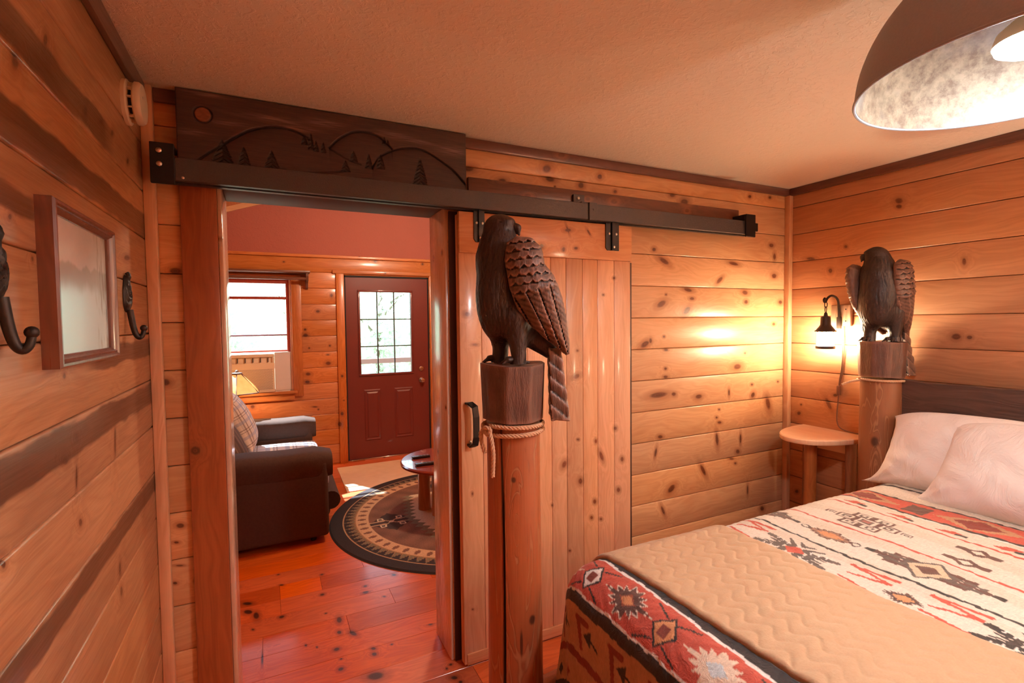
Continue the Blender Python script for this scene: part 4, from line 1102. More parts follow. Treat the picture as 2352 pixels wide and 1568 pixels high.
hills = [[(-0.25, 2.155), (-0.172, 2.221), (-0.099, 2.28), (-0.032, 2.324), (0.045, 2.347), (0.11, 2.343), (0.165, 2.32)],
         [(0.24, 2.295), (0.277, 2.335), (0.329, 2.369), (0.382, 2.38), (0.425, 2.373), (0.455, 2.355), (0.49, 2.325)],
         [(0.405, 2.235), (0.433, 2.281), (0.489, 2.319), (0.558, 2.34), (0.627, 2.338), (0.698, 2.305), (0.759, 2.269), (0.815, 2.215)]]
for hp in hills:
    D, TOP = curve(hp)
    dd = np.maximum(0, TOP - GZ)
    inside = (TOP > -5) & (GZ < TOP)
    dep += np.where(inside, 0.005 * np.exp(-dd / 0.02), 0) + 0.006 * np.exp(-(D / 0.003) ** 2)
    cc *= (1 - 0.45 * np.where(inside, np.exp(-dd / 0.03), 0))[..., None]
    cc *= (1 - 0.6 * np.exp(-(D / 0.003) ** 2))[..., None]
for cpts in ([(0.24, 2.295), (0.27, 2.276), (0.311, 2.257), (0.36, 2.245)], [(0.0, 2.186), (0.06, 2.180), (0.125, 2.183), (0.223, 2.195), (0.30, 2.21)], [(-0.12, 2.182), (-0.05, 2.186), (0.0, 2.186)]):
    D, _ = curve(cpts); dep += 0.004 * np.exp(-(D / 0.0025) ** 2); cc *= (1 - 0.5 * np.exp(-(D / 0.003) ** 2))[..., None]
for (x, zt, zb, w) in ((-0.131, 2.272, 2.175, 0.042), (-0.062, 2.256, 2.177, 0.026), (0.031, 2.256, 2.177, 0.032), (0.148, 2.33, 2.295, 0.014), (0.172, 2.342, 2.278, 0.014), (0.19, 2.316, 2.274, 0.012), (0.217, 2.312, 2.272, 0.012), (0.457, 2.37, 2.337, 0.011), (0.471, 2.36, 2.336, 0.010), (0.332, 2.295, 2.252, 0.018), (0.300, 2.252, 2.209, 0.020), (0.393, 2.29, 2.232, 0.018), (0.441, 2.297, 2.236, 0.020), (0.608, 2.304, 2.180, 0.036)):
    f = np.clip((zt - GZ) / (zt - zb), 0, 1)
    saw = 0.82 + 0.18 * (((zt - GZ) * 90 + np.abs(GX - x) * 60) % 1)
    ins = (GZ < zt) & (GZ > zb) & (np.abs(GX - x) < w * (f ** 0.8) * saw)
    dep += np.where(ins, 0.004 + 0.002 * np.sin((GZ * 420 + np.abs(GX - x) * 300)), 0)
    cc *= np.where(ins, 0.42, 1.0)[..., None]
ds = np.hypot(GX + 0.189, GZ - 2.354)
cc = np.where((ds < 0.026)[..., None], np.array(s2l((122, 72, 48))) * (1 + 0.15 * nz2(GX, GZ, 300))[..., None], cc)
dep += 0.006 * np.exp(-((ds - 0.028) / 0.003) ** 2); cc *= (1 - 0.6 * np.exp(-((ds - 0.028) / 0.0025) ** 2))[..., None]
dep = np.clip(dep, 0, 0.011)
edge = np.minimum(np.minimum(GX - cx0, cx1 - GX), np.minimum(GZ - cz0, cz1 - GZ)); dep += 0.004 * np.exp(-(edge / 0.003) ** 2)
V = np.stack([GX, cy + dep, GZ], -1)
V[0, :, 1] = V[-1, :, 1] = 2.168; V[:, 0, 1] = V[:, -1, 1] = 2.168
me = grid_mesh('landscape_carving', V, nx, nz, np.clip(cc, 0, 1))
M['carved'] = attr_mat('stained carved board', 0.5, 60, var=0.22, bump=0.2, scale=(0.35, 1, 6))
setp(obj_me('landscape_carving', me, M['carved'], None, False), 'dark board carved with hills, pine trees and a round sun above the doorway', 'carving')

# ------------------------------------------------------------------ smoke detector
M['detector'] = plain('ivory plastic', (216, 196, 170), 0.45, var=0.04)
sd = thing('smoke_detector', 'round ivory smoke detector high on the left wall', 'smoke detector', (XL, 2.02, 2.30))
def xdisc(bm, prof, c, n=40):
    rings = [[(c[0] + h, c[1] + r * math.cos(2 * math.pi * i / n), c[2] + r * math.sin(2 * math.pi * i / n)) for i in range(n)] for r, h in prof]
    return loft(bm, rings)
DC = (XL, 1.955, 2.295)
bm = B(); xdisc(bm, [(0.068, 0.0), (0.068, 0.010), (0.062, 0.014)], DC); obj('base_plate', bm, M['detector'], sd)
bm = B(); xdisc(bm, [(0.040, 0.012), (0.040, 0.028)], DC); obj('vent_core', bm, M['black_gap'], sd)
bm = B(); xdisc(bm, [(0.060, 0.026), (0.064, 0.030), (0.064, 0.040), (0.058, 0.048), (0.030, 0.050), (0.0005, 0.050)], DC); obj('cover', bm, M['detector'], sd)
for i in range(12):
    bm = B()
    a = 2 * math.pi * i / 12
    obox(bm, (DC[0] + 0.02, DC[1] + 0.055 * math.cos(a), DC[2] + 0.055 * math.sin(a)), (0.016, 0.010, 0.004), Matrix.Rotation(a, 3, 'X'))
    obj('vent_fin', bm, M['detector'], sd, False)
bm = B(); xdisc(bm, [(0.004, 0.048), (0.004, 0.0515)], (DC[0], DC[1] - 0.03, DC[2] + 0.01), 10); obj('indicator', bm, M['bolt'], sd)

# ------------------------------------------------------------------ framed print on the left wall
M['frame_wood'] = pine('dark walnut frame', 'ZX', (), pin=0.0, light=(132, 80, 62), dark=(92, 52, 42), rough=0.3, coat=0.6, streak=0.4)
pf = thing('framed_print', 'pale glare-toned print with painted-in reflection, in a dark wooden frame on the left wall', 'picture frame', (XL, 1.42, 1.69))
fy0, fy1, fz0, fz1 = 1.218, 1.632, 1.518, 1.842
# stepped moulding profile: (inset from outer edge, height off the wall)
mp = [(0.0, 0.0), (0.0, 0.026), (0.004, 0.030), (0.009, 0.030), (0.012, 0.026), (0.017, 0.027), (0.020, 0.022), (0.025, 0.017), (0.025, 0.008)]
corn = [(fy0, fz0, 1, 1), (fy1, fz0, -1, 1), (fy1, fz1, -1, -1), (fy0, fz1, 1, -1)]
for k in range(4):
    a = corn[k]; b = corn[(k + 1) % 4]
    bm = B()
    loft(bm, [[(XL + h, c[0] + c[2] * i, c[1] + c[3] * i) for i, h in mp] for c in (a, b)])
    obj('frame_moulding', bm, M['frame_wood'], pf, angle=25)
t = NT('glare-toned print')
P = t.sep(t.pos())
n = t.noise(t.comb(0.0, t.math('MULTIPLY', P[1], 7.0), t.math('MULTIPLY', P[2], 9.0)), 1.0, 4, 0.6)
print_glare = t.mix(t.mapr(n, 0.35, 0.7), s2l((216, 226, 224)), s2l((232, 238, 236)))  # pale and bluish tones stand in for daylight reflected in the glass
ridge = t.math('ADD', P[2], t.math('MULTIPLY', t.noise(t.comb(t.math('MULTIPLY', P[1], 16.0), 0.0, 0.0), 1.0, 3), 0.06))
print_glare = t.mix(t.mapr(ridge, 1.765, 1.755, 0, 0.55, True), print_glare, s2l((150, 166, 158)))
print_glare = t.mix(t.mapr(ridge, 1.73, 1.70, 0, 0.8, True), print_glare, s2l((214, 242, 246)))
tree_n = t.noise(t.comb(0.0, t.math('MULTIPLY', P[1], 60.0), t.math('MULTIPLY', P[2], 14.0)), 1.0, 3)
print_glare = t.mix(t.math('MULTIPLY', t.mapr(P[1], 1.50, 1.56), t.mapr(tree_n, 0.5, 0.62, 0, 0.55)), print_glare, s2l((136, 122, 100)))
t.set(Base_Color=print_glare, Roughness=0.6, Coat_Weight=1.0, Coat_Roughness=0.17); t.bsdf.inputs['Coat IOR'].default_value = 2.2
M['print'] = t.mat
bm = B(); box(bm, XL + 0.004, fy0 + 0.023, fz0 + 0.023, XL + 0.012, fy1 - 0.023, fz1 - 0.023); obj('glazed_print', bm, M['print'], pf, False)

# ------------------------------------------------------------------ cast iron coat hooks
def coat_hook(y, z, label):
    hk = thing('coat_hook', label, 'coat hook', (XL, y, z), 'iron hooks on the left wall')
    # leaf shaped back plate (pinecone-like, ridged)
    bm = B()
    n_, m_ = 28, 12
    rings = []
    for j in range(m_ + 1):
        f = j / m_
        rings.append([(XL + 0.002 + 0.013 * math.sqrt(max(0, 1 - f * f)) + 0.0022 * math.sin(a * 7 + f * 14) * (0 < f < 1),
                       y + f * 0.030 * math.cos(a) * (1 - 0.25 * math.sin(a)), z + f * 0.056 * math.sin(a) + f * 0.004) for a in [2 * math.pi * i / n_ for i in range(n_)]])
    bm2 = B(); loft(bm2, rings[::-1], True, False)
    loft(bm2, [[(XL, p[1], p[2]) for p in rings[-1]], rings[-1]], True, False)
    obj('back_plate', bm2, M['iron'], hk)
    bm = B(); tube(bm, spline([(XL + 0.006, y, z + 0.045), (XL + 0.010, y, z + 0.058), (XL + 0.006, y, z + 0.066)], 5), [0.008] * 5 + [0.006] * 6, 10); obj('tip', bm, M['iron'], hk)
    bm = B()
    pth = spline([(XL + 0.010, y, z - 0.045), (XL + 0.016, y, z - 0.09), (XL + 0.022, y + 0.002, z - 0.118), (XL + 0.030, y + 0.004, z - 0.128), (XL + 0.038, y + 0.006, z - 0.120), (XL + 0.041, y + 0.008, z - 0.104)], 6)
    rr = [0.009 - 0.003 * i / (len(pth) - 1) for i in range(len(pth))]
    tube(bm, pth, rr, 10)
    bmesh.ops.create_uvsphere(bm, u_segments=12, v_segments=8, radius=0.010, matrix=Matrix.Translation((XL + 0.041, y + 0.008, z - 0.100)))
    obj('hook', bm, M['iron'], hk)
    bm = B(); disc_bolt(bm, (XL + 0.014, y, z - 0.012), (1, 0, 0), 0.004, 0.003); obj('screw', bm, M['iron'], hk)
coat_hook(1.850, 1.690, 'black iron hook with a pinecone plate right of the framed print')
coat_hook(1.046, 1.690, 'black iron hook left of the framed print, cut by the picture edge')

# ------------------------------------------------------------------ dome pendant
M['dome_out'] = plain('dark bronze painted dome', (160, 166, 174), 0.55, metal=0.2, var=0.12, nscale=220, bump=0.08)
t = NT('gold leaf dome lining')
n = t.noise(t.pos(), 30, 6, 0.75)
n2 = t.noise(t.pos(), 9, 3)
c = t.mix(t.mapr(n, 0.38, 0.62), s2l((100, 82, 66)), s2l((138, 122, 102)))
c = t.mix(t.mapr(n2, 0.5, 0.7, 0, 0.6), c, s2l((116, 114, 114)))
t.set(Base_Color=c, Roughness=0.45, Metallic=0.25); t.bump(n, 0.1, 0.002); M['dome_in'] = t.mat
PC = (1.44, 0.47); PZ, PRr, PH = 2.10, 0.310, 0.285
pl = thing('pendant_lamp', 'large dark dome pendant lamp with gold lining over the bed', 'lamp', (PC[0], PC[1], 2.44))
prof = []
for k in range(25):
    a = math.pi / 2 * k / 24
    prof.append((max(0.03, PRr * math.cos(a) ** 0.9), PH * math.sin(a) ** 1.05))
bm = B(); lathe(bm, [(r, PZ + z) for r, z in prof], (PC[0], PC[1], 0), 72); bmesh.ops.delete(bm, geom=[f for f in bm.faces if len(f.verts) > 8 and f.calc_center_median().z < PZ + 0.01], context='FACES')
obj('dome', bm, M['dome_out'], pl)
bm = B(); lathe(bm, [(r - 0.004, PZ + z - (0.004 if z > 0.01 else -0.0005)) for r, z in prof], (PC[0], PC[1], 0), 72); bmesh.ops.delete(bm, geom=[f for f in bm.faces if len(f.verts) > 8 and f.calc_center_median().z < PZ + 0.01], context='FACES')
obj('dome_lining', bm, M['dome_in'], pl)
bm = B(); tube(bm, [(PC[0] + PRr * math.cos(a), PC[1] + PRr * math.sin(a), PZ) for a in [2 * math.pi * i / 90 for i in range(91)]], 0.0035, 8, False); obj('rim', bm, M['dome_out'], pl)
bm = B(); lathe(bm, [(0.02, PZ + PH - 0.075), (0.024, PZ + PH - 0.07), (0.024, PZ + PH + 0.01)], (PC[0], PC[1], 0), 20); obj('socket', bm, M['black_metal'], pl)
bm = B(); lathe(bm, [(0.065, 2.405), (0.065, 2.42), (0.06, 2.44)], (PC[0], PC[1], 0), 32); lathe(bm, [(0.012, PZ + PH), (0.012, 2.41)], (PC[0], PC[1], 0), 12); obj('canopy', bm, M['dome_out'], pl)
# reflector bulb: opaque collar above, glowing face below
bm = B(); lathe(bm, [(0.018, 0.085), (0.022, 0.06), (0.062, 0.024), (0.068, 0.004), (0.068, 0.0)], (PC[0], PC[1], PZ + 0.066), 32); obj('bulb_collar', bm, M['ac_white'], pl)
bm = B(); lathe(bm, [(0.067, 0.0), (0.064, -0.010), (0.046, -0.020), (0.001, -0.026)], (PC[0], PC[1], PZ + 0.066), 32)
obj('bulb', bm, emit('white bulb glow', (0.94, 0.97, 1.0), PENDANT_POWER / math.pi / 0.0155), pl)

# ------------------------------------------------------------------ lantern wall sconces
M['plate_wood'] = pine('grey weathered plate', 'ZY', (), pin=0.0, light=(178, 140, 112), dark=(130, 96, 76), coat=0.0, rough=0.7)
M['lantern_iron'] = plain('lantern iron', (64, 52, 46), 0.45, metal=0.6, var=0.2, nscale=120)
M['cord'] = plain('brown lamp cord', (112, 76, 58), 0.5)
LG = emit('glowing lantern glass', (1.0, 0.76, 0.48), SCONCE_POWER / math.pi / 0.021)
def sconce(dy, label, parts_extra=True):
    yL, zL = 1.853 + dy, 1.49
    xL = 2.982
    sc = thing('wall_lantern', label, 'wall lamp', (XR, yL, zL), 'lantern lamps beside the bed')
    bm = B(); box(bm, XR - 0.022, 1.772 + dy, 1.545, XR, 1.888 + dy, 1.672, 0.003, 1); pt = obj('back_plate', bm, M['plate_wood'], sc)
    for z in (1.575, 1.645):
        bm = B(); disc_bolt(bm, (XR - 0.022, 1.80 + dy, z), (-1, 0, 0), 0.004, 0.003, 8)
        obj('screw', bm, M['iron'], pt)
    bm = B(); tube(bm, spline([(XR - 0.028, 1.835 + dy, 1.53), (XR - 0.030, 1.835 + dy, 1.60), (XR - 0.034, 1.836 + dy, 1.68), (XR - 0.05, 1.84 + dy, 1.715), (XR - 0.085, 1.848 + dy, 1.727), (xL + 0.015, yL, 1.712), (xL - 0.002, yL, 1.692), (xL - 0.014, yL, 1.690), (xL - 0.020, yL, 1.702), (xL - 0.010, yL, 1.712)], 6), 0.0065, 10)
    box(bm, XR - 0.034, 1.822 + dy, 1.53, XR - 0.022, 1.848 + dy, 1.60, 0.002, 1)
    obj('arm', bm, M['lantern_iron'], sc)
    for k, z in enumerate((1.672, 1.645)):
        bm = B()
        pts = []
        for i in range(17):
            a = 2 * math.pi * i / 16
            u, v = 0.008 * math.cos(a), 0.018 * math.sin(a)
            pts.append((xL + (u if k else 0), yL + (0 if k else u), z + v))
        tube(bm, pts, 0.0025, 6, False); obj('chain_link', bm, M['lantern_iron'], sc)
    bm = B(); lathe(bm, [(0.052, 1.512), (0.054, 1.518), (0.046, 1.530), (0.034, 1.545), (0.028, 1.555), (0.026, 1.598), (0.024, 1.602), (0.012, 1.606), (0.008, 1.625), (0.002, 1.630)], (xL, yL, 0), 24)
    for i in range(12):
        a = 2 * math.pi * i / 12
        bmesh.ops.create_icosphere(bm, subdivisions=1, radius=0.0055, matrix=Matrix.Translation((xL + 0.052 * math.cos(a), yL + 0.052 * math.sin(a), 1.517)))
    obj('cap', bm, M['lantern_iron'], sc)
    bm = B(); lathe(bm, [(0.040, 1.430), (0.042, 1.47), (0.036, 1.512)], (xL, yL, 0), 28); obj('glass_shade', bm, LG, sc)
    for i in range(4):
        bm = B()
        a = 2 * math.pi * (i + 0.4) / 4
        tube(bm, [(xL + 0.046 * math.cos(a), yL + 0.046 * math.sin(a), z) for z in (1.422, 1.516)], 0.0022, 6)
        obj('cage_bar', bm, M['lantern_iron'], sc)
    bm = B(); lathe(bm, [(0.050, 1.412), (0.052, 1.420), (0.050, 1.428), (0.040, 1.430)], (xL, yL, 0), 28); obj('lantern_base', bm, M['lantern_iron'], sc)
    bm = B(); pth = spline([(XR - 0.028, 1.83 + dy, 1.54), (XR - 0.012, 1.822 + dy, 1.45), (XR - 0.008, 1.826 + dy, 1.30), (XR - 0.008, 1.84 + dy, 1.20), (XR - 0.010, 1.842 + dy, 1.12), (XR - 0.008, 1.85 + dy, 1.02), (XR - 0.012, 1.846 + dy, 0.96), (XR - 0.02, 1.82 + dy, 0.928), (XR - 0.016, 1.76 + dy, 0.914), (XR - 0.012, 1.70 + dy, 0.914)], 6)
    tube(bm, pth, 0.0035, 6)
    tube(bm, spline([(XR - 0.024, 1.826 + dy, 1.54), (XR - 0.010, 1.812 + dy, 1.42), (XR - 0.008, 1.820 + dy, 1.28), (XR - 0.010, 1.838 + dy, 1.18)], 6), 0.0028, 6)
    obj('cord', bm, M['cord'], sc)
    bm = B(); box(bm, XR - 0.024, 1.831 + dy, 1.125, XR - 0.003, 1.849 + dy, 1.185, 0.006, 2); obj('cord_switch', bm, M['cord'], sc)
sconce(0.0, 'glowing iron lantern lamp hanging from a hook beside the far bedpost')
sconce(-2.34, 'matching lantern lamp on the near side of the bed, outside the view')

# ------------------------------------------------------------------ half round bedside table
M['table_pine'] = pine('pale pine table top', 'YX', (), pin=0.06, light=(240, 204, 166), dark=(222, 176, 136))
M['log_dark'] = pine('dark log leg', 'ZY', (), pin=0.3, light=(176, 112, 72), dark=(128, 76, 46))  # log wood in a darker tone
def nightstand(yc, label, flip=1):
    ns = thing('bedside_table', label, 'table', (XR - 0.2, yc, 0), 'half round bedside tables')
    bm = B()
    poly = [(XR - 0.002, yc - flip * 0.205)]
    for k in range(31):
        a = math.pi * k / 30
        c_, s_ = math.cos(a), math.sin(a)
        poly.append((XR - 0.002 - 0.41 * abs(s_) ** 0.85, yc - flip * 0.205 * np.sign(c_) * abs(c_) ** 0.95))
    pts = [(float(a), float(b)) for a, b in poly[1:]]
    rings = []
    for (off, z) in ((0.004, 0.878), (0.0, 0.884), (0.0, 0.902), (0.005, 0.908)):
        rings.append([(XR - 0.002 - (XR - 0.002 - a) * (1 - off / 0.4), yc + (b - yc) * (1 - off / 0.2), z) for a, b in pts])
    loft(bm, rings)
    obj('table_top', bm, M['table_pine'], ns)
    for (x, y, r) in ((XR - 0.265, yc - 0.02, 0.034), (XR - 0.06, yc + flip * 0.13, 0.03), (XR - 0.06, yc - flip * 0.13, 0.03)):
        bm = B(); lathe(bm, [(r, 0.0), (r * 1.06, 0.3), (r * 0.95, 0.6), (r, 0.879)], (x, y, 0), 14); obj('leg', bm, M['log_dark'], ns)
    bm = B(); box(bm, XR - 0.03, yc - 0.16, 0.78, XR - 0.003, yc + 0.16, 0.879, 0.003, 1); obj('wall_cleat', bm, M['table_pine'], ns)
nightstand(1.865, 'half round pine bedside table in the corner under the lit lantern')

# torchiere added behind the viewer as unseen fill to brighten the ceiling
up = thing('fill_uplight', 'tall uplight added outside the view as fill for the ceiling', 'lamp', (2.75, -1.45, 0))
bm = B(); lathe(bm, [(0.14, 0.0), (0.14, 0.02), (0.03, 0.04)], (2.75, -1.45, 0), 28); obj('base', bm, M['iron'], up)
bm = B(); lathe(bm, [(0.012, 0.03), (0.012, 1.72)], (2.75, -1.45, 0), 12); obj('pole', bm, M['iron'], up)
bm = B(); lathe(bm, [(0.02, 1.70), (0.12, 1.735), (0.20, 1.80), (0.21, 1.815), (0.19, 1.81), (0.11, 1.75), (0.0005, 1.73)], (2.75, -1.45, 0), 36, cap=False); obj('bowl', bm, M['detector'], up)
bm = B(); lathe(bm, [(0.10, 1.765), (0.10, 1.775), (0.0005, 1.785)], (2.75, -1.45, 0), 28); obj('bulb', bm, emit('uplight glow', (1.0, 0.97, 0.91), UPLIGHT_POWER / math.pi / 0.0345), up)
# ------------------------------------------------------------------ bed frame
M['post_log'] = None
def log_post_mat(name, light, dark, knots, crack=None):
    t = NT(name)
    p = t.sep(t.objc())
    an = t.math('ARCTAN2', p[1], p[0])
    u = t.math('MULTIPLY', an, 0.095)
    dm = None
    for (a, z, w, h) in knots:
        dx = t.math('DIVIDE', t.math('SUBTRACT', u, a * 0.095), w); dz = t.math('DIVIDE', t.math('SUBTRACT', p[2], z), h)
        d = t.math('SQRT', t.math('ADD', t.math('MULTIPLY', dx, dx), t.math('MULTIPLY', dz, dz)))
        dm = d if dm is None else t.math('MINIMUM', dm, d)
    a0_, z0_ = knots[0][0], knots[0][1]
    ddx = t.math('DIVIDE', t.math('SUBTRACT', u, (a0_ + 0.1) * 0.095), 0.045); ddz = t.math('DIVIDE', t.math('SUBTRACT', p[2], z0_ - 0.17), 0.26)
    near = t.math('POWER', 2.718, t.math('MULTIPLY', t.math('SQRT', t.math('ADD', t.math('MULTIPLY', ddx, ddx), t.math('MULTIPLY', ddz, ddz))), -0.8))
    v = t.comb(t.math('MULTIPLY', p[0], 6.0), t.math('MULTIPLY', p[1], 6.0), t.math('MULTIPLY', p[2], 1.1))
    g = t.noise(v, 1.0, 3, 0.5, 0.5, dim='4D', w=t.math('MULTIPLY', near, 2.2))
    r = t.math('ABSOLUTE', t.math('SUBTRACT', t.math('FRACT', t.math('MULTIPLY', g, 8.0)), 0.5))
    r = t.mapr(r, 0.0, 0.14, 0.0, 1.0, True)
    fib = t.noise(t.comb(t.math('MULTIPLY', p[0], 180.0), t.math('MULTIPLY', p[1], 180.0), t.math('MULTIPLY', p[2], 6.0)), 1.0, 2)
    big = t.noise(t.vmath('MULTIPLY', t.objc(), (6, 6, 2.2)), 1.0, 3)
    val = t.math('ADD', t.math('MULTIPLY', r, 0.35), t.math('ADD', t.math('MULTIPLY', fib, 0.25), t.math('MULTIPLY', big, 0.7)))
    c = t.mix(t.mapr(val, 0.25, 0.95), s2l(dark), s2l(light))
    c = t.mix(t.mapr(r, 0.0, 0.6, 0.40, 0.0), c, s2l((222, 160, 112)))
    c = t.mix(t.mapr(dm, 0.5, 1.2, 0.9, 0.0, True), c, s2l((66, 34, 24)))
    if crack is not None:
        da = t.math('ABSOLUTE', t.math('SUBTRACT', t.math('SUBTRACT', an, crack), t.math('MULTIPLY', t.math('SINE', t.math('MULTIPLY', p[2], 2.2)), 0.10)))
        c = t.mix(t.mapr(da, 0.02, 0.06, 0.95, 0.0, True), c, s2l((30, 18, 15)))
    t.set(Base_Color=c, Roughness=0.42, Coat_Weight=0.25, Coat_Roughness=0.25)
    t.bump(t.math('ADD', fib, r), 0.25, 0.003)
    return t.mat
M['post_log'] = log_post_mat('peeled log post', (178, 100, 60), (96, 44, 28), [(-2.02, 1.09, 0.009, 0.011), (-1.35, 0.62, 0.014, 0.018), (-1.8, 0.55, 0.006, 0.05)], math.radians(214) - 2 * math.pi)
M['post_log2'] = log_post_mat('peeled log head post', (150, 96, 62), (98, 56, 38), [(-2.9, 0.95, 0.02, 0.03)])
M['post_crack'] = plain('dark check in the log', (34, 20, 16), 0.9)

def log_post(name, parent, x, y, z1, r, mat, crack=None, seed=0):
    n, m = 72, 50
    rs = np.random.RandomState(seed); ph = rs.rand(6) * 6.28
    A = np.linspace(0, 2 * np.pi, n, endpoint=False); Z = np.linspace(0, z1, m)
    AA, ZZ = np.meshgrid(A, Z, indexing='ij')
    rr = r * (1 + 0.018 * np.sin(2 * AA + ph[0] + ZZ) + 0.012 * np.sin(3 * AA + ph[1] - 1.5 * ZZ) + 0.012 * np.sin(5 * ZZ + ph[2]) + 0.03 * (1 - ZZ / z1))
    if crack is not None:
        d = (AA - crack - 0.10 * np.sin(ZZ * 2.2) + np.pi) % (2 * np.pi) - np.pi
        rr = rr - 0.014 * np.exp(-(d / 0.045) ** 2)
    V = np.stack([rr * np.cos(AA), rr * np.sin(AA), ZZ], -1).reshape(-1, 3)
    iu = np.arange(n); iv = np.arange(m - 1); U, W = np.meshgrid(iu, iv, indexing='ij'); U2 = (U + 1) % n
    F = np.stack([U * m + W, U2 * m + W, U2 * m + W + 1, U * m + W + 1], -1).reshape(-1, 4)
    c = len(V); V = np.vstack([V, [[0, 0, z1]], [[0, 0, 0]]])
    me = quads_mesh(name, V, F)
    bm = B(); bm.from_mesh(me); bm.verts.ensure_lookup_table()
    for i in range(n): bm.faces.new((bm.verts[i * m + m - 1], bm.verts[((i + 1) % n) * m + m - 1], bm.verts[c]))
    for i in range(n): bm.faces.new((bm.verts[((i + 1) % n) * m], bm.verts[i * m], bm.verts[c + 1]))
    bm.to_mesh(me); bm.free()
    o = obj_me(name, me, mat, parent, True, world_coords=False)
    o.location = (x - parent.location.x, y - parent.location.y, -parent.location.z)
    return o
bed = thing('bed_frame', 'rustic log bed frame with thick peeled posts and a plank headboard', 'bed', (1.9, 0.65, 0))
FX, FY = 0.732, 1.50
HX, HY = 2.905, 1.508
log_post('post', bed, FX, FY, 1.262, 0.089, M['post_log'], crack=math.radians(214), seed=1)['label'] = 'foot post nearest the doorway, reddish log with a long crack'
log_post('post', bed, HX, HY, 1.275, 0.092, M['post_log2'], seed=2)['label'] = 'head post beside the bedside table'
log_post('post', bed, HX, -0.25, 1.275, 0.092, M['post_log2'], seed=3)
log_post('post', bed, FX, -0.25, 1.262, 0.089, M['post_log'], seed=4)
# headboard slab with a live top edge
bm = B()
pts = [(1.47, 0.985)]
for k in range(25):
    y = 1.47 - 1.65 * k / 24
    pts.append((y, 1.272 + 0.004 * math.sin(y * 9) + 0.003 * math.sin(y * 23)))
pts.append((-0.18, 0.985))
prism(bm, pts[::-1], 2.915, 2.97, 'x')
M['headboard'] = pine('dark stained headboard', 'YZ', [(1.2, 1.12, 0.05, 0.02, 0.1), (0.8, 1.2, 0.04, 0.02, 0)], pin=0.12, light=(104, 74, 62), dark=(64, 42, 36), knot=(44, 28, 24), halo=(66, 42, 34), rough=0.55, coat=0.1, bump=0.4)
obj('headboard', bm, M['headboard'], bed, False)
bm = B(); box(bm, 2.93, -0.18, 0.42, 2.96, 1.47, 0.62, 0.004, 1); obj('lower_board', bm, M['headboard'], bed)
# log rails between the posts
def log_rail(p0, p1, r, name='rail'):
    bm = B(); n = 12
    pth = [Vector(p0).lerp(Vector(p1), k / n) for k in range(n + 1)]
    tube(bm, pth, [r * (0.6 if k in (0, n) else 0.9 if k in (1, n - 1) else 1 + 0.03 * math.sin(k * 2)) for k in range(n + 1)], 20)
    return obj(name, bm, M['post_log'], bed)
log_rail((FX + 0.02, FY - 0.05, 0.335), (FX + 0.06, -0.22, 0.30), 0.058, 'foot_rail')
log_rail((FX + 0.05, FY, 0.30), (HX - 0.05, HY - 0.02, 0.30), 0.050, 'side_rail')
log_rail((FX + 0.05, -0.25, 0.30), (HX - 0.05, -0.25, 0.30), 0.050, 'side_rail')

# mattress
M['mattress'] = plain('white ticking', (220, 214, 206), 0.85, var=0.04)
bm = B(); box(bm, 0.90, -0.13, 0.36, 2.90, 1.38, 0.755, 0.06, 4)
setp(obj('mattress', bm, M['mattress']), 'mattress under the patterned quilt', 'mattress')

# ------------------------------------------------------------------ quilt: flat pattern coordinates draped over the bed
XE, YE, YN, ZT, RQ = 0.97, 1.31, -0.10, 0.800, 0.13
def drape(xf, yf, off=0.0, fold=1.0):
    dx = np.maximum(XE - xf, 0); dyp = np.maximum(yf - YE, 0); dyn = np.maximum(YN - yf, 0)
    dy = dyp - dyn
    d = np.hypot(dx, dy) + 1e-9
    Rr = RQ + off
    Lq = RQ * math.pi / 2
    a = np.minimum(d / RQ, math.pi / 2); ex = np.maximum(d - Lq, 0)
    ux, uy = -dx / d, dy / d
    per = np.where(np.abs(dy) > dx, xf, yf) * 1.0 + np.arctan2(dy, dx) * 0.12
    wave = fold * (0.012 * np.sin(per * 13) + 0.007 * np.sin(per * 29 + 1)) * np.clip(ex / 0.25, 0, 1)
    corner = np.exp(-((np.arctan2(np.abs(dy), dx + 1e-6) - 0.8) / 0.35) ** 2) * (dx > 0) * (np.abs(dy) > 0) * np.clip(ex / 0.3, 0, 1)
    out = Rr * np.sin(a) + ex * 0.10 + wave - 0.03 * corner * fold
    drop = Rr * (1 - np.cos(a)) + ex
    x = np.maximum(xf, XE) + ux * out
    y = np.clip(yf, YN, YE) + uy * out
    z = ZT + off - drop
    top = np.clip(1 - d / 0.15, 0, 1)
    z = z + top * (0.004 * np.sin(xf * 5.1 + yf * 3) + 0.003 * np.sin(xf * 11 - yf * 9 + 1))
    return np.stack([x, y, z], -1)

red, dred, cream_, blk, tanq, brn, wht, grey = C(190, 84, 68), C(128, 52, 44), C(218, 208, 194), C(50, 46, 46), C(182, 142, 108), C(96, 68, 62), C(230, 224, 218), C(94, 84, 80)
orange = C(208, 144, 100)
xs = np.concatenate([np.arange(0.36, 1.02, 0.0040), np.arange(1.02, 1.50, 0.02), np.arange(1.50, 2.89, 0.0042), [2.905]])
ys_ = np.concatenate([np.arange(-0.62, 0.28, 0.03), np.arange(0.28, 1.52, 0.0042), np.arange(1.52, 1.84, 0.012)])
XF, YFq = np.meshgrid(xs, ys_, indexing='ij')
q = np.zeros(XF.shape + (3,)); q[:] = cream_
def put(m, c): q[m] = c
def between(x0, x1): return (XF >= x0) & (XF < x1)
wob = 0.002 * np.sin(YFq * 37) + 0.0012 * np.sin(YFq * 91)
XW = XF + wob
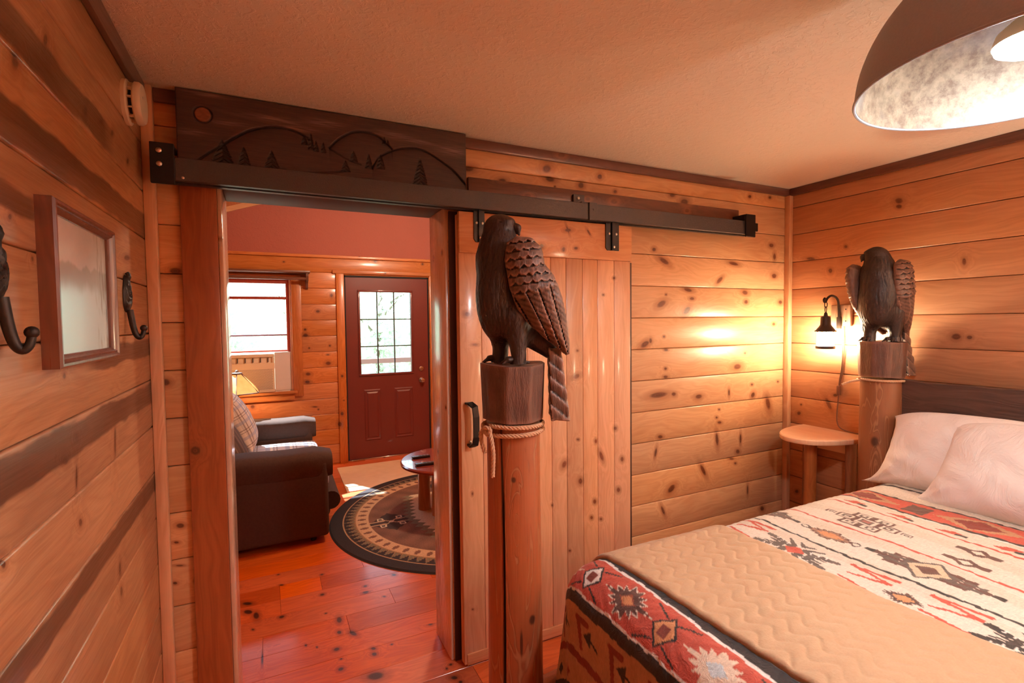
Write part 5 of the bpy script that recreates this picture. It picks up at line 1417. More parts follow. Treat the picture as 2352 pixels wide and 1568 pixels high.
# soft grey-beige weaving streaks in the cream ground
st = np.sin(XF * 420 + 5 * np.sin(YFq * 6)) * np.sin(YFq * 13 + XF * 60)
q *= (1 + 0.05 * st)[..., None]
q[...] = np.where(((np.sin(XF * 31 + 1.3 * np.sin(YFq * 5)) > 0.55))[..., None], q * np.array([0.93, 0.91, 0.88]), q)
def line(x, w, c): put(np.abs(XW - x) < w, c)
line(1.732, 0.0065, blk); line(1.952, 0.006, red); line(2.200, 0.006, red)
put((XW > 2.292) & (XW < 2.302), wht); put((XW > 2.302) & (XW < 2.318), blk)
b0 = (XW > 2.318) & (XW < 2.475); put(b0, red)
ph = np.abs(((YFq - 0.90) / 0.40 + 0.5) % 1 - 0.5) * 2
put(b0 & (np.abs(XW - 2.395) / 0.075 + ph / 0.75 + 0.12 * (((YFq * 55) % 1)) < 1), tanq)
put(b0 & (np.abs(XW - 2.395) / 0.06 + ph / 0.42 + 0.12 * (((YFq * 55) % 1)) < 1), dred)
put(b0 & (np.abs(XW - 2.395) < 0.05) & (ph > 0.80), brn)
put((XW > 2.475) & (XW < 2.488), blk)
line(2.645, 0.010, blk); put((XW > 2.70) & (XW < 2.82), C(206, 128, 112)); line(2.695, 0.005, blk)
def motif_diamond(cx, cy, hx, hy, serr, cols_, n=5):
    dx = np.abs(XF - cx) / hx; dy = np.abs(YFq - cy) / hy
    an = np.arctan2(dy, dx)
    base_ = dx + dy
    for f, c in cols_:
        put(base_ / f + serr * (np.abs(((an * n / (math.pi / 2)) % 1) - 0.5) * 2) < 1, c)
def motif_cross(cx, cy, hx, hy, c1, c2, cc_):
    """feathered arms reaching out along the diagonals, kilim style"""
    dx = (XF - cx) / hx; dy = (YFq - cy) / hy
    r_ = np.maximum(np.abs(dx), np.abs(dy))
    dg = np.abs(np.abs(dx) - np.abs(dy))
    step = np.floor(r_ * 6) / 6
    put((r_ < 1) & (dg < 0.30 - 0.16 * ((r_ * 4) % 1)), c1)
    put((r_ < 0.9) & (dg < 0.07) & (((r_ * 8) % 1) > 0.5), wht)
    put((np.abs(dx) + np.abs(dy) < 0.62 - 0.12 * ((np.arctan2(dy, dx) * 8 / math.pi) % 1)), c2)
    put((np.abs(dx) + np.abs(dy) < 0.25), cc_)
for cy_ in (1.115, 0.32):
    motif_diamond(1.838, cy_, 0.050, 0.105, 0.25, [(1.0, brn), (0.80, C(150, 116, 98)), (0.55, orange)], 4)
    for sy in (-1, 1):
        put((np.abs(np.hypot((XF - 1.838), (YFq - cy_ - sy * 0.092)) - 0.013) < 0.003), grey)
motif_diamond(1.80, 1.45, 0.04, 0.09, 0.25, [(1.0, brn), (0.6, orange)], 4)
# stepped nested squares
for cy_ in (1.11, 0.30):
    for (ox, oy) in ((0, 0), (0, 0.075), (0, -0.075), (0.048, 0.035), (0.048, -0.035), (-0.048, 0.035), (-0.048, -0.035), (0, 0.135), (0, -0.135)):
        mx_ = np.maximum(np.abs(XF - 2.060 - ox) / 0.026, np.abs(YFq - cy_ - oy) / 0.034)
        if abs(oy) > 0.13: mx_ = mx_ * 1.9
        put((mx_ < 1), cream_); put((mx_ < 1) & (mx_ > 0.72), brn); put((mx_ < 0.45) & (mx_ > 0.2), grey)
    mx_ = np.maximum(np.abs(XF - 2.06) / 0.034, np.abs(YFq - cy_) / 0.042); put((mx_ < 1), brn); put(mx_ < 0.8, cream_); put(mx_ < 0.55, grey); put(mx_ < 0.35, C(160, 100, 90))
# large brown eagle-like cross on the second band
def big_motif(cx, cy):
    dx = (XF - cx); dy = np.abs(YFq - cy)
    for k, (o, c) in enumerate(((0.0, brn), (0.032, brn), (-0.032, brn), (0.016, grey), (-0.016, grey))):
        L = 0.165 - abs(o) * 1.7
        w = 0.0095 * (1 + 0.6 * (((dy * 26) % 1) - 0.5))
        put((np.abs(dx - o) < w) & (dy < L), c)
    put((np.abs(dx) < 0.010) & (dy > 0.155) & (dy < 0.185), blk)
    put((np.abs(dx) / 0.085 + dy / 0.07 < 1), grey)
    put((np.abs(dx) / 0.070 + dy / 0.058 < 1), C(206, 184, 156))
    put((np.abs(dx) / 0.034 + dy / 0.036 < 1), brn)
big_motif(1.845, 0.812); big_motif(1.845, 1.42)
# chain links
for (cx, cy_) in ((2.127, 0.797), (2.013, 0.787)):
    dx = np.abs(XF - cx); dy = np.abs(YFq - cy_)
    put((dx < 0.012) & (dy < 0.062), brn)
    hx_ = dx / 0.036 + dy / 0.045; put((hx_ < 1), brn); put(hx_ < 0.45, cream_)
# zigzags
def seg(x0, y0, x1, y1, w0, w1, c):
    dx, dy = x1 - x0, y1 - y0; L2 = dx * dx + dy * dy
    t_ = np.clip(((XF - x0) * dx + (YFq - y0) * dy) / L2, 0, 1)
    put(np.hypot(XF - x0 - t_ * dx, YFq - y0 - t_ * dy) < (w0 + (w1 - w0) * t_), c)
def zig(x, y):
    seg(x + 0.060, y + 0.065, x + 0.066, y - 0.065, 0.004, 0.008, red); seg(x + 0.060, y + 0.062, x + 0.028, y - 0.060, 0.008, 0.005, red)
    seg(x - 0.005, y + 0.040, x + 0.028, y - 0.060, 0.005, 0.008, red)
    seg(x - 0.045, y + 0.045, x - 0.075, y - 0.070, 0.005, 0.009, red); seg(x - 0.100, y - 0.010, x - 0.075, y - 0.070, 0.005, 0.009, red)
def feather_cross(cx, cy, c1, cc_):
    for s in (-1, 1):
        for u in (-1, 1):
            seg(cx + 0.012 * s, cy + 0.015 * u, cx + 0.040 * s, cy + 0.118 * u, 0.010, 0.012, c1)
            seg(cx + 0.030 * s, cy + 0.020 * u, cx + 0.072 * s, cy + 0.062 * u, 0.010, 0.004, c1)
            seg(cx + 0.052 * s, cy + 0.000 * u, cx + 0.078 * s, cy + 0.026 * u, 0.009, 0.003, c1)
            seg(cx + 0.004 * s, cy + 0.050 * u, cx + 0.014 * s, cy + 0.100 * u, 0.008, 0.003, c1)
            for k in range(3):
                seg(cx + (0.020 + 0.007 * k) * s, cy + (0.045 + 0.022 * k) * u, cx + (0.034 + 0.007 * k) * s, cy + (0.040 + 0.022 * k) * u, 0.0022, 0.0022, wht)
    put(np.abs(XF - cx) / 0.034 + np.abs(YFq - cy) / 0.036 < 1, cc_)
feather_cross(1.612, 1.098, grey, red); feather_cross(1.612, 0.475, blk, wht)
zig(1.631, 0.888); zig(1.634, 0.672); zig(1.631, 1.30)
motif_diamond(1.610, 0.768, 0.040, 0.052, 0.30, [(1.15, brn), (0.8, blk), (0.66, orange)], 6)
for cy_ in (1.090, 0.925, 0.760, 1.26):
    put((np.abs(XF - 2.245 + (YFq - cy_) * 0.2) < 0.018 * (1 - np.abs((YFq - cy_) / 0.045))) & (np.abs(YFq - cy_) < 0.045), red)
    put((np.abs(XF - 2.238) < 0.008) & (np.abs(YFq - cy_ + 0.035) < 0.018), blk)
# foot border: black line, red band with stars and eyes, black line, tan hanging part
dd_ = XE - XW
put((dd_ > -0.060) & (dd_ <= -0.016), blk); put((dd_ > -0.016) & (dd_ <= -0.006), wht)
put((dd_ > -0.006) & (dd_ <= 0.128), red); put((dd_ > 0.128) & (dd_ <= 0.135), wht); put((dd_ > 0.135) & (dd_ <= 0.170), blk)
put(dd_ > 0.170, tanq * 0.92)
for k in range(-3, 5):
    cy_ = 1.292 - 0.32 * k
    cx = XE - 0.066
    kx = np.abs(XF - cx) / 0.046; ky = np.abs(YFq - cy_) / 0.040; d_ = kx + ky
    # whiskers
    for (ax_, ay_, bx_, by_) in ((0.035, 0.02, 0.058, 0.075), (-0.035, -0.02, -0.058, -0.075), (0.035, -0.02, 0.058, -0.075), (-0.035, 0.02, -0.058, 0.075)):
        seg(cx + ax_, cy_ + ay_, cx + bx_, cy_ + by_, 0.003, 0.003, blk)
    put(d_ < 1.12, blk); put(d_ < 0.9, wht if k % 2 == 0 else orange); put(np.maximum(np.abs(XF - cx) / 0.016, np.abs(YFq - cy_) / 0.015) < 1, C(128, 64, 54))
for k in range(-3, 5):
    cy_ = 1.126 - 0.32 * k; cx = XE - 0.062
    dx = (XF - cx) / 0.060; dy = (YFq - cy_) / 0.092
    an = np.arctan2(dy, dx)
    rr_ = np.abs(dx) + np.abs(dy)
    saw = np.abs(((an * 14 / (2 * math.pi)) % 1) - 0.5) * 2
    lim = 1.12 - 0.42 * saw
    if k % 2 == 0:
        put(rr_ < lim, cream_); put(rr_ < lim - 0.10, brn); put(rr_ < 0.36, C(150, 84, 62)); put(rr_ < 0.28, orange)
    else:
        put(rr_ < lim, C(226, 204, 182)); put(rr_ < 0.34, C(206, 218, 222))
# hanging part: arrows and stripes
for k in range(-3, 6):
    cy_ = 1.230 - 0.165 * k; cx = XE - 0.225
    seg(cx + 0.028, cy_ + 0.05, cx + 0.028, cy_ - 0.002, 0.010, 0.010, dred); seg(cx + 0.028, cy_ + 0.045, cx - 0.055, cy_ + 0.022, 0.011, 0.007, dred)
    u_ = (YFq - (cy_ - 0.010)); put((np.abs(XF - cx + 0.008) < 0.026 * np.clip((0.026 - u_) / 0.04, 0, 1)) & (u_ > -0.014) & (u_ < 0.026), blk)
    seg(cx - 0.008, cy_ - 0.02, cx - 0.022, cy_ - 0.06, 0.0035, 0.0035, blk)
put((dd_ > 0.300) & (dd_ < 0.325), dred)
put((dd_ > 0.42) & (dd_ < 0.44), blk)
for k in range(-6, 12):
    cy_ = 1.32 - 0.12 * k; put((np.abs(XF - (XE - 0.385)) / 0.022 + np.abs(YFq - cy_) / 0.018 < 1), blk if k % 2 else dred)
tn = (dd_ > 0.17); q[tn] *= (1 + 0.10 * nz2(XF * 1.0, YFq, 60))[tn][:, None]
q = np.clip(q, 0, 1)
V = drape(XF, YFq)
# quilting puckers
V[..., 2] += 0.0016 * np.sin(XF * 95 + 3 * np.sin(YFq * 30)) * np.sin(YFq * 85 + 2 * np.sin(XF * 40))
me = grid_mesh('quilt', V, len(xs), len(ys_), q)
t = NT('woven quilt')
a = t.new('ShaderNodeVertexColor'); a.layer_name = 'Col'
f = t.noise(t.vmath('MULTIPLY', t.pos(), (60, 160, 60)), 1.0, 3, 0.7)
f2 = t.noise(t.pos(), 34, 3, 0.6, 1.2)
t.set(Base_Color=t.scale(a.outputs[0], t.mapr(f, 0.3, 0.7, 0.86, 1.10)), Roughness=0.8, Sheen_Weight=0.1)
t.bump(t.math('ADD', t.math('MULTIPLY', f, 0.15), t.math('ABSOLUTE', t.math('SUBTRACT', f2, 0.5))), 0.55, 0.012)
M['quilt'] = t.mat
qo = obj_me('quilt', me, M['quilt'], None, False)
mod = qo.modifiers.new('solid', 'SOLIDIFY'); mod.thickness = 0.010; mod.offset = 1.0 if False else -1.0
setp(qo, 'cream quilt with red, black and brown woven geometric patterns', 'quilt')

# ------------------------------------------------------------------ tan blanket folded across the foot
xb = np.concatenate([np.arange(0.985, 1.57, 0.0036)])
yb = np.concatenate([np.arange(-0.40, 0.38, 0.03), np.arange(0.38, 1.70, 0.0036)])
XB_, YB_ = np.meshgrid(xb, yb, indexing='ij')
front = 0.990 + 0.03 * (1.43 - YB_) / 0.7 + 0.004 * np.abs(np.sin(YB_ * 36)) 
back = 1.548 + 0.003 * np.sin(YB_ * 30)
fx = (XB_ - xb[0]) / (xb[-1] - xb[0])
XB2 = front + (back - front) * fx
# wave quilting: diagonal ripples broken into scales
s1 = XB2 * 9.5 + 0.18 * np.sin(YB_ * 2 * np.pi / 0.085)
rip = np.abs(((s1 * 1.9) % 1) - 0.5) * 2
sc_ = np.abs(((YB_ / 0.030 + 0.5 * np.floor(s1 * 1.9)) % 1) - 0.5) * 2
hgt = 0.0032 * (1 - rip ** 3) * (0.75 + 0.25 * sc_) 
edge_ = np.clip(np.minimum(XB2 - front, back - XB2) / 0.012, 0, 1)
V = drape(XB2, YB_, 0.0135, 1.0)
V[..., 2] += hgt * edge_ - (1 - np.sqrt(1 - (1 - edge_) ** 2)) * 0.0105
V[0, :, 2] -= 0.004
me = grid_mesh('blanket', V, len(xb), len(yb))
t = NT('tan quilted blanket')
n = t.noise(t.vmath('MULTIPLY', t.pos(), (200, 200, 200)), 1.0, 3)
t.set(Base_Color=t.mix(n, s2l((178, 144, 110)), s2l((194, 160, 126))), Roughness=0.62, Sheen_Weight=0.25)
wv = t.new('ShaderNodeTexNoise'); t.inp(wv.inputs['Scale'], 40.0); t.link(t.pos(), wv.inputs['Vector'])
t.bump(t.math('ADD', n, t.math('MULTIPLY', wv.outputs['Fac'], 2.0)), 0.25, 0.003)
M['blanket'] = t.mat
bo = obj_me('blanket', me, M['blanket'], None, False)
mod = bo.modifiers.new('solid', 'SOLIDIFY'); mod.thickness = 0.008; mod.offset = -1.0
setp(bo, 'tan quilted blanket folded across the foot of the bed', 'blanket')

# ------------------------------------------------------------------ pillows
t = NT('white cotton')
n = t.noise(t.vmath('MULTIPLY', t.pos(), (9, 9, 6)), 1.0, 5, 0.62, 1.0)
t.set(Base_Color=(*s2l((236, 226, 220)), 1), Roughness=0.75, Sheen_Weight=0.15)
t.bump(n, 0.5, 0.03)
M['cotton'] = t.mat
for (loc, w, h, th, aw, ah, sd_, lab, ear) in (
    ((2.765, 1.075, 0.965), 0.72, 0.40, 0.26, (0.05, 1, -0.04), (0.42, 0, 1), 11, 'white pillow leaning on the headboard, behind the other', 0.14),
    ((2.655, 0.800, 0.960), 0.74, 0.44, 0.28, (0.06, 1, -0.02), (0.60, 0, 1), 12, 'white pillow in front, cut by the right edge of the picture', 0.14)):
    o = place_pillow('pillow', pillow_mesh('pillow', w, h, th, ear, 70, 0.013, sd_, True), M['cotton'], loc, aw, ah)
    setp(o, lab, 'pillow', 'white pillows on the bed')
# ------------------------------------------------------------------ carved eagles: signed distance sculpt -> surface nets
def surface_nets(f, lo, hi, h, name):
    lo = np.array(lo, float); n = np.ceil((np.array(hi) - lo) / h).astype(int) + 1
    ax_ = [lo[i] + h * np.arange(n[i]) for i in range(3)]
    G = np.stack(np.meshgrid(*ax_, indexing='ij'), -1).astype(np.float64)
    S = f(G[..., 0], G[..., 1], G[..., 2])
    s = S < 0
    c = [s[a:n[0] - 1 + a, b:n[1] - 1 + b, d:n[2] - 1 + d] for a in (0, 1) for b in (0, 1) for d in (0, 1)]
    cnt = sum(x.astype(int) for x in c)
    act = (cnt > 0) & (cnt < 8)
    idx = -np.ones(act.shape, int); ids = np.argwhere(act); idx[act] = np.arange(len(ids))
    acc = np.zeros((len(ids), 3)); k = np.zeros(len(ids))
    off = [(0, 0, 0), (1, 0, 0), (0, 1, 0), (0, 0, 1), (1, 1, 0), (1, 0, 1), (0, 1, 1), (1, 1, 1)]
    E_ = [(a, b) for a in off for b in off if sum(b) - sum(a) == 1 and all(y >= x for x, y in zip(a, b))]
    for a, b in E_:
        va = S[ids[:, 0] + a[0], ids[:, 1] + a[1], ids[:, 2] + a[2]]; vb = S[ids[:, 0] + b[0], ids[:, 1] + b[1], ids[:, 2] + b[2]]
        m = (va < 0) != (vb < 0)
        t_ = np.where(m, va / (va - vb + 1e-12), 0)
        p = np.array(a)[None] + t_[:, None] * (np.array(b) - np.array(a))[None]
        acc[m] += p[m]; k[m] += 1
    V = lo + (ids + acc / k[:, None]) * h
    F = []
    for axis in range(3):
        a0 = s.take(range(0, n[axis] - 1), axis); a1 = s.take(range(1, n[axis]), axis)
        ch = a0 != a1
        pos_ = np.argwhere(ch)
        o1, o2 = [i for i in range(3) if i != axis]
        pos_ = pos_[(pos_[:, o1] > 0) & (pos_[:, o2] > 0) & (pos_[:, o1] < n[o1] - 1) & (pos_[:, o2] < n[o2] - 1)]
        def cell(d1, d2):
            p = pos_.copy(); p[:, o1] -= d1; p[:, o2] -= d2; return idx[p[:, 0], p[:, 1], p[:, 2]]
        qd = np.stack([cell(1, 1), cell(0, 1), cell(0, 0), cell(1, 0)], -1)
        fl_ip = a0[pos_[:, 0], pos_[:, 1], pos_[:, 2]]
        if axis == 1: fl_ip = ~fl_ip
        qd[~fl_ip] = qd[~fl_ip][:, ::-1]
        F.append(qd)
    F = np.concatenate(F); F = F[(F >= 0).all(1)]
    return quads_mesh(name, V, F)

def ell(x, y, z, c, r, ry=0.0):
    x = x - c[0]; y = y - c[1]; z = z - c[2]
    if ry: x, z = x * math.cos(ry) - z * math.sin(ry), x * math.sin(ry) + z * math.cos(ry)
    k0 = np.sqrt((x / r[0]) ** 2 + (y / r[1]) ** 2 + (z / r[2]) ** 2) + 1e-9
    k1 = np.sqrt((x / r[0] ** 2) ** 2 + (y / r[1] ** 2) ** 2 + (z / r[2] ** 2) ** 2) + 1e-9
    return k0 * (k0 - 1) / k1
def cap_(x, y, z, a, b, r0, r1):
    a = np.array(a, float); b = np.array(b, float); d = b - a; L = d @ d
    t_ = np.clip(((x - a[0]) * d[0] + (y - a[1]) * d[1] + (z - a[2]) * d[2]) / L, 0, 1)
    return np.sqrt((x - a[0] - t_ * d[0]) ** 2 + (y - a[1] - t_ * d[1]) ** 2 + (z - a[2] - t_ * d[2]) ** 2) - (r0 + (r1 - r0) * t_)
def smin(a, b, k):
    h = np.clip(0.5 + 0.5 * (b - a) / k, 0, 1)
    return b + (a - b) * h - k * h * (1 - h)
def poly2(x, z, P):
    P = np.array(P); d = np.full(x.shape, 1e9); s = np.ones(x.shape)
    n = len(P)
    for i in range(n):
        a = P[i]; b = P[i - 1]; ex, ez = b - a; wx = x - a[0]; wz = z - a[1]
        t_ = np.clip((wx * ex + wz * ez) / (ex * ex + ez * ez), 0, 1)
        d = np.minimum(d, (wx - ex * t_) ** 2 + (wz - ez * t_) ** 2)
        c1 = z >= a[1]; c2 = z < b[1]; c3 = ex * wz > ez * wx
        s = np.where((c1 & c2 & c3) | (~c1 & ~c2 & ~c3), -s, s)
    return s * np.sqrt(d)
def groove(u, sharp=2.0):
    return np.abs(np.sin(u)) ** (1 / sharp)

def body_sdf(beak_dir):
    def f(x, y, z):
        d = ell(x, y, z, (-0.040, 0, 0.265), (0.078, 0.088, 0.185), 0.10)
        d = smin(d, cap_(x, y, z, (-0.050, 0, 0.36), (-0.047, 0, 0.445), 0.060, 0.040), 0.05)
        hd = ell(x, y, z, (-0.042 + 0.012 * beak_dir[0], 0.012 * beak_dir[1], 0.452), (0.047, 0.038, 0.040))
        d = smin(d, hd, 0.025)
        # brow ridge
        br = ell(x, y, z, (-0.042 + 0.030 * beak_dir[0], 0.030 * beak_dir[1], 0.468), (0.026 if abs(beak_dir[0]) > 0.5 else 0.034, 0.034 if abs(beak_dir[0]) > 0.5 else 0.026, 0.013))
        d = smin(d, br, 0.010)
        # rump towards the tail
        d = smin(d, cap_(x, y, z, (0.0, 0, 0.15), (0.125, 0, 0.045), 0.060, 0.030), 0.05)
        # feathered legs
        d = smin(d, cap_(x, y, z, (0.015, -0.045, 0.15), (0.022, -0.045, 0.03), 0.045, 0.024), 0.03)
        d = smin(d, cap_(x, y, z, (-0.040, 0.035, 0.16), (-0.040, 0.035, 0.03), 0.045, 0.026), 0.03)
        d = smin(d, cap_(x, y, z, (0.022, -0.045, 0.03), (0.020, -0.045, 0.005), 0.024, 0.028), 0.01)
        d = smin(d, cap_(x, y, z, (-0.040, 0.035, 0.03), (-0.044, 0.035, 0.005), 0.026, 0.030), 0.01)
        # chisel grooves running down the feathers
        an = np.arctan2(y, x + 0.04)
        g = 0.5 * groove(an * 15 + 2.2 * np.sin(z * 26 + 3 * an) + 1.3 * np.sin(z * 61 + 5 * an)) + 0.5 * groove(an * 31 + 3 * np.sin(z * 40 + 2 * an))
        g2 = groove(z * 55 + 4 * np.sin(an * 5) + an * 6)
        amt = np.where(z > 0.44, 0.0012, 0.0036)
        d = d + amt * (1 - g) + 0.0016 * (1 - g2) * (z < 0.44)
        # eye sockets
        for sg in (-1, 1):
            ex, ey = -0.042 + 0.020 * beak_dir[0] - sg * 0.037 * beak_dir[1], 0.020 * beak_dir[1] + sg * 0.033 * beak_dir[0]
            e = np.sqrt((x - ex) ** 2 + (y - ey) ** 2 + (z - 0.458) ** 2)
            d = np.maximum(d, -(e - 0.0085)); d = np.minimum(d, e - 0.0055)
        return d
    return f
def beak_sdf(bd):
    def f(x, y, z):
        hx, hy = -0.042, 0.0
        d = cap_(x, y, z, (hx + 0.036 * bd[0], hy + 0.036 * bd[1], 0.455), (hx + 0.066 * bd[0], hy + 0.066 * bd[1], 0.446), 0.019, 0.013)
        d = smin(d, cap_(x, y, z, (hx + 0.064 * bd[0], hy + 0.064 * bd[1], 0.446), (hx + 0.072 * bd[0], hy + 0.072 * bd[1], 0.424), 0.012, 0.004), 0.008)
        d = smin(d, cap_(x, y, z, (hx + 0.034 * bd[0], hy + 0.034 * bd[1], 0.438), (hx + 0.060 * bd[0], hy + 0.060 * bd[1], 0.434), 0.012, 0.007), 0.005)
        return d
    return f
def toes_sdf(x, y, z):
    d = np.full(x.shape, 1e9)
    for (fx_, fy_) in ((0.020, -0.045), (-0.044, 0.035)):
        for a in (-0.45, 0.0, 0.45):
            p1 = (fx_ - 0.034 * math.cos(a), fy_ - 0.034 * math.sin(a), 0.016); p2 = (fx_ - 0.056 * math.cos(a), fy_ - 0.056 * math.sin(a), 0.004)
            d = np.minimum(d, cap_(x, y, z, (fx_, fy_, 0.018), p1, 0.011, 0.010))
            d = np.minimum(d, cap_(x, y, z, p1, p2, 0.008, 0.003))
        d = np.minimum(d, cap_(x, y, z, (fx_, fy_, 0.014), (fx_ + 0.035, fy_, 0.006), 0.010, 0.004))
    return d
WP = [(-0.020, 0.330), (-0.013, 0.388), (0.018, 0.408), (0.066, 0.402), (0.098, 0.372), (0.106, 0.332), (0.106, 0.322), (0.135, 0.288), (0.152, 0.250), (0.168, 0.205), (0.178, 0.155), (0.188, 0.075), (0.190, 0.030), (0.176, 0.028), (0.150, 0.050), (0.105, 0.085), (0.055, 0.130), (0.018, 0.180), (-0.005, 0.245)]
def wing_sdf(side):
    def f(x, y, z):
        p = poly2(x, z, WP)
        yc = 0.068 + 0.022 * np.clip((z - 0.02) / 0.3, 0, 1) - 0.035 * np.clip((x - 0.08) / 0.12, 0, 1)
        th = 0.030 * np.sqrt(np.clip(-p / 0.045, 0, 1)) 
        yy = side * y - yc
        # coordinates along / across the long feathers (direction towards the tip)
        dx, dz = 0.50, -0.866
        al = (x - 0.04) * dx + (z - 0.36) * dz; ac = (x - 0.04) * 0.866 + (z - 0.36) * 0.5
        # overlapping scallops on the shoulder, in rows that follow the wing
        row = (0.41 - z) / 0.026 + 0.9 * (x - 0.04) * 10 * 0.5
        ri = np.floor(row); fr = row - ri
        cu = (((x / 0.027 + 0.5 * (ri % 2)) % 1) - 0.5) * 2
        lip = 0.62 + 0.34 * (1 - cu ** 2)
        ins = fr < lip
        scal = np.where(ins, 0.0065 * fr / lip, -0.003)
        # long flight feathers fanning towards the tip
        tipx, tipz = 0.235, -0.16
        ang = np.arctan2(x - tipx, z - tipz)
        fe = ((ang * 11) % 1)
        rad_ = np.hypot(x - tipx, z - tipz)
        barb = groove(rad_ * 150 + fe * 6, 1.5)
        longf = 0.011 * (fe - 0.6) - 0.005 * (np.abs(fe - 0.04) < 0.08) - 0.0022 * (1 - barb)
        zone = np.clip((z - (0.215 + 0.35 * (x - 0.03))) / 0.012, 0, 1)
        pat = zone * scal + (1 - zone) * longf
        ridge = 0.006 * np.exp(-((z - (0.215 + 0.35 * (x - 0.03))) / 0.007) ** 2)
        outer = np.where(yy > 0, pat + ridge, 0)
        d = np.maximum(np.abs(yy) - th - outer, p)
        return d * 0.7
    return f
def tail_sdf(x, y, z):
    # slab hanging behind the perch, widening downwards
    t_ = np.clip((0.06 - z) / 0.24, 0, 1)
    cx = 0.140 + 0.016 * t_; hw = 0.040 + 0.026 * t_; ht = 0.032
    qx = np.abs(x - cx) - ht + 0.01 * (1 - t_) ; qy = np.abs(y) - hw; qz = np.abs(z + 0.065) - 0.120
    d = np.maximum(np.maximum(qx, qy), qz)
    d = np.where((qx > 0) & (qy > 0), np.hypot(np.maximum(qx, 0), np.maximum(qy, 0)), d)
    g = ((x * 18 + z * 24 + np.abs(y) * 16) % 1)
    return np.maximum(d, qz) + 0.0045 * (1 - np.clip(g * 1.4, 0, 1)) + 0.0025 * (1 - groove(y * 190))

def eagle_mat(name, rgb_hi, rgb_lo):
    t = NT(name)
    gm = t.new('ShaderNodeNewGeometry')
    p = t.objc()
    n = t.noise(t.vmath('MULTIPLY', p, (60, 60, 14)), 1.0, 4, 0.65)
    n2 = t.noise(p, 16, 3)
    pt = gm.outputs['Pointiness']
    f = t.math('ADD', t.mapr(pt, 0.47, 0.54, 0, 1), t.math('MULTIPLY', t.math('SUBTRACT', n, 0.5), 0.8))  # highlights on edges and shade in hollows put into the colour
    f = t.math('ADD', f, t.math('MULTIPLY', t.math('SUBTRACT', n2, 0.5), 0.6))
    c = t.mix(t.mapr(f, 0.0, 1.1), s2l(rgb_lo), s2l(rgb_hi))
    t.set(Base_Color=c, Roughness=0.5, Coat_Weight=0.12, Coat_Roughness=0.35)
    t.bump(n, 0.9, 0.006)
    return t.mat
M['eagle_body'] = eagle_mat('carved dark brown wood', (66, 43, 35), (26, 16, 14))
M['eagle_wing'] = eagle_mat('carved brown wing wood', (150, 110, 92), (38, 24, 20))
M['eagle_legs'] = M['eagle_wing']
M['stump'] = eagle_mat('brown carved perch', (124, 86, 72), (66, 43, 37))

def stump_mesh(seed, r=0.107, h=0.183):
    rs = np.random.RandomState(seed); n = 72; m = 26
    nf = 9; fa = np.sort((np.arange(nf) + 0.35 * rs.rand(nf)) * 2 * np.pi / nf); fd = 1 + 0.05 * (rs.rand(nf) - 0.5)
    A = np.linspace(0, 2 * np.pi, n, endpoint=False); Z = np.linspace(0, 1, m)
    V = np.zeros((n, m, 3))
    for j, f in enumerate(Z):
        # polygon of flat chisel facets that wander a little with height
        sh = 0.05 * np.sin(f * 5 + seed)
        rr = np.full(n, 9.0)
        for k in range(nf):
            c_ = np.cos(A - fa[k] - sh * (k % 2)); rr = np.where(c_ > 0.2, np.minimum(rr, fd[k] * 0.955 / np.maximum(c_, 0.2)), rr)
        rr = np.minimum(rr, 1.0) * r * (0.95 + 0.07 * f)
        V[:, j] = np.stack([rr * np.cos(A), rr * np.sin(A), np.full(n, -h + h * f) + 0.004 * np.sin(2 * A + 1) * (1 if f in (0, 1) else 0)], -1)
    iu = np.arange(n); iv = np.arange(m - 1); U, W = np.meshgrid(iu, iv, indexing='ij'); U2 = (U + 1) % n
    F = np.stack([U * m + W, U2 * m + W, U2 * m + W + 1, U * m + W + 1], -1).reshape(-1, 4)
    me = quads_mesh('perch', V.reshape(-1, 3), F)
    bm = B(); bm.from_mesh(me); bm.verts.ensure_lookup_table()
    bm.faces.new([bm.verts[i * m + m - 1] for i in range(n)]); bm.faces.new([bm.verts[i * m] for i in range(n)][::-1])
    bmesh.ops.recalc_face_normals(bm, faces=bm.faces)
    bm.to_mesh(me); bm.free()
    return me

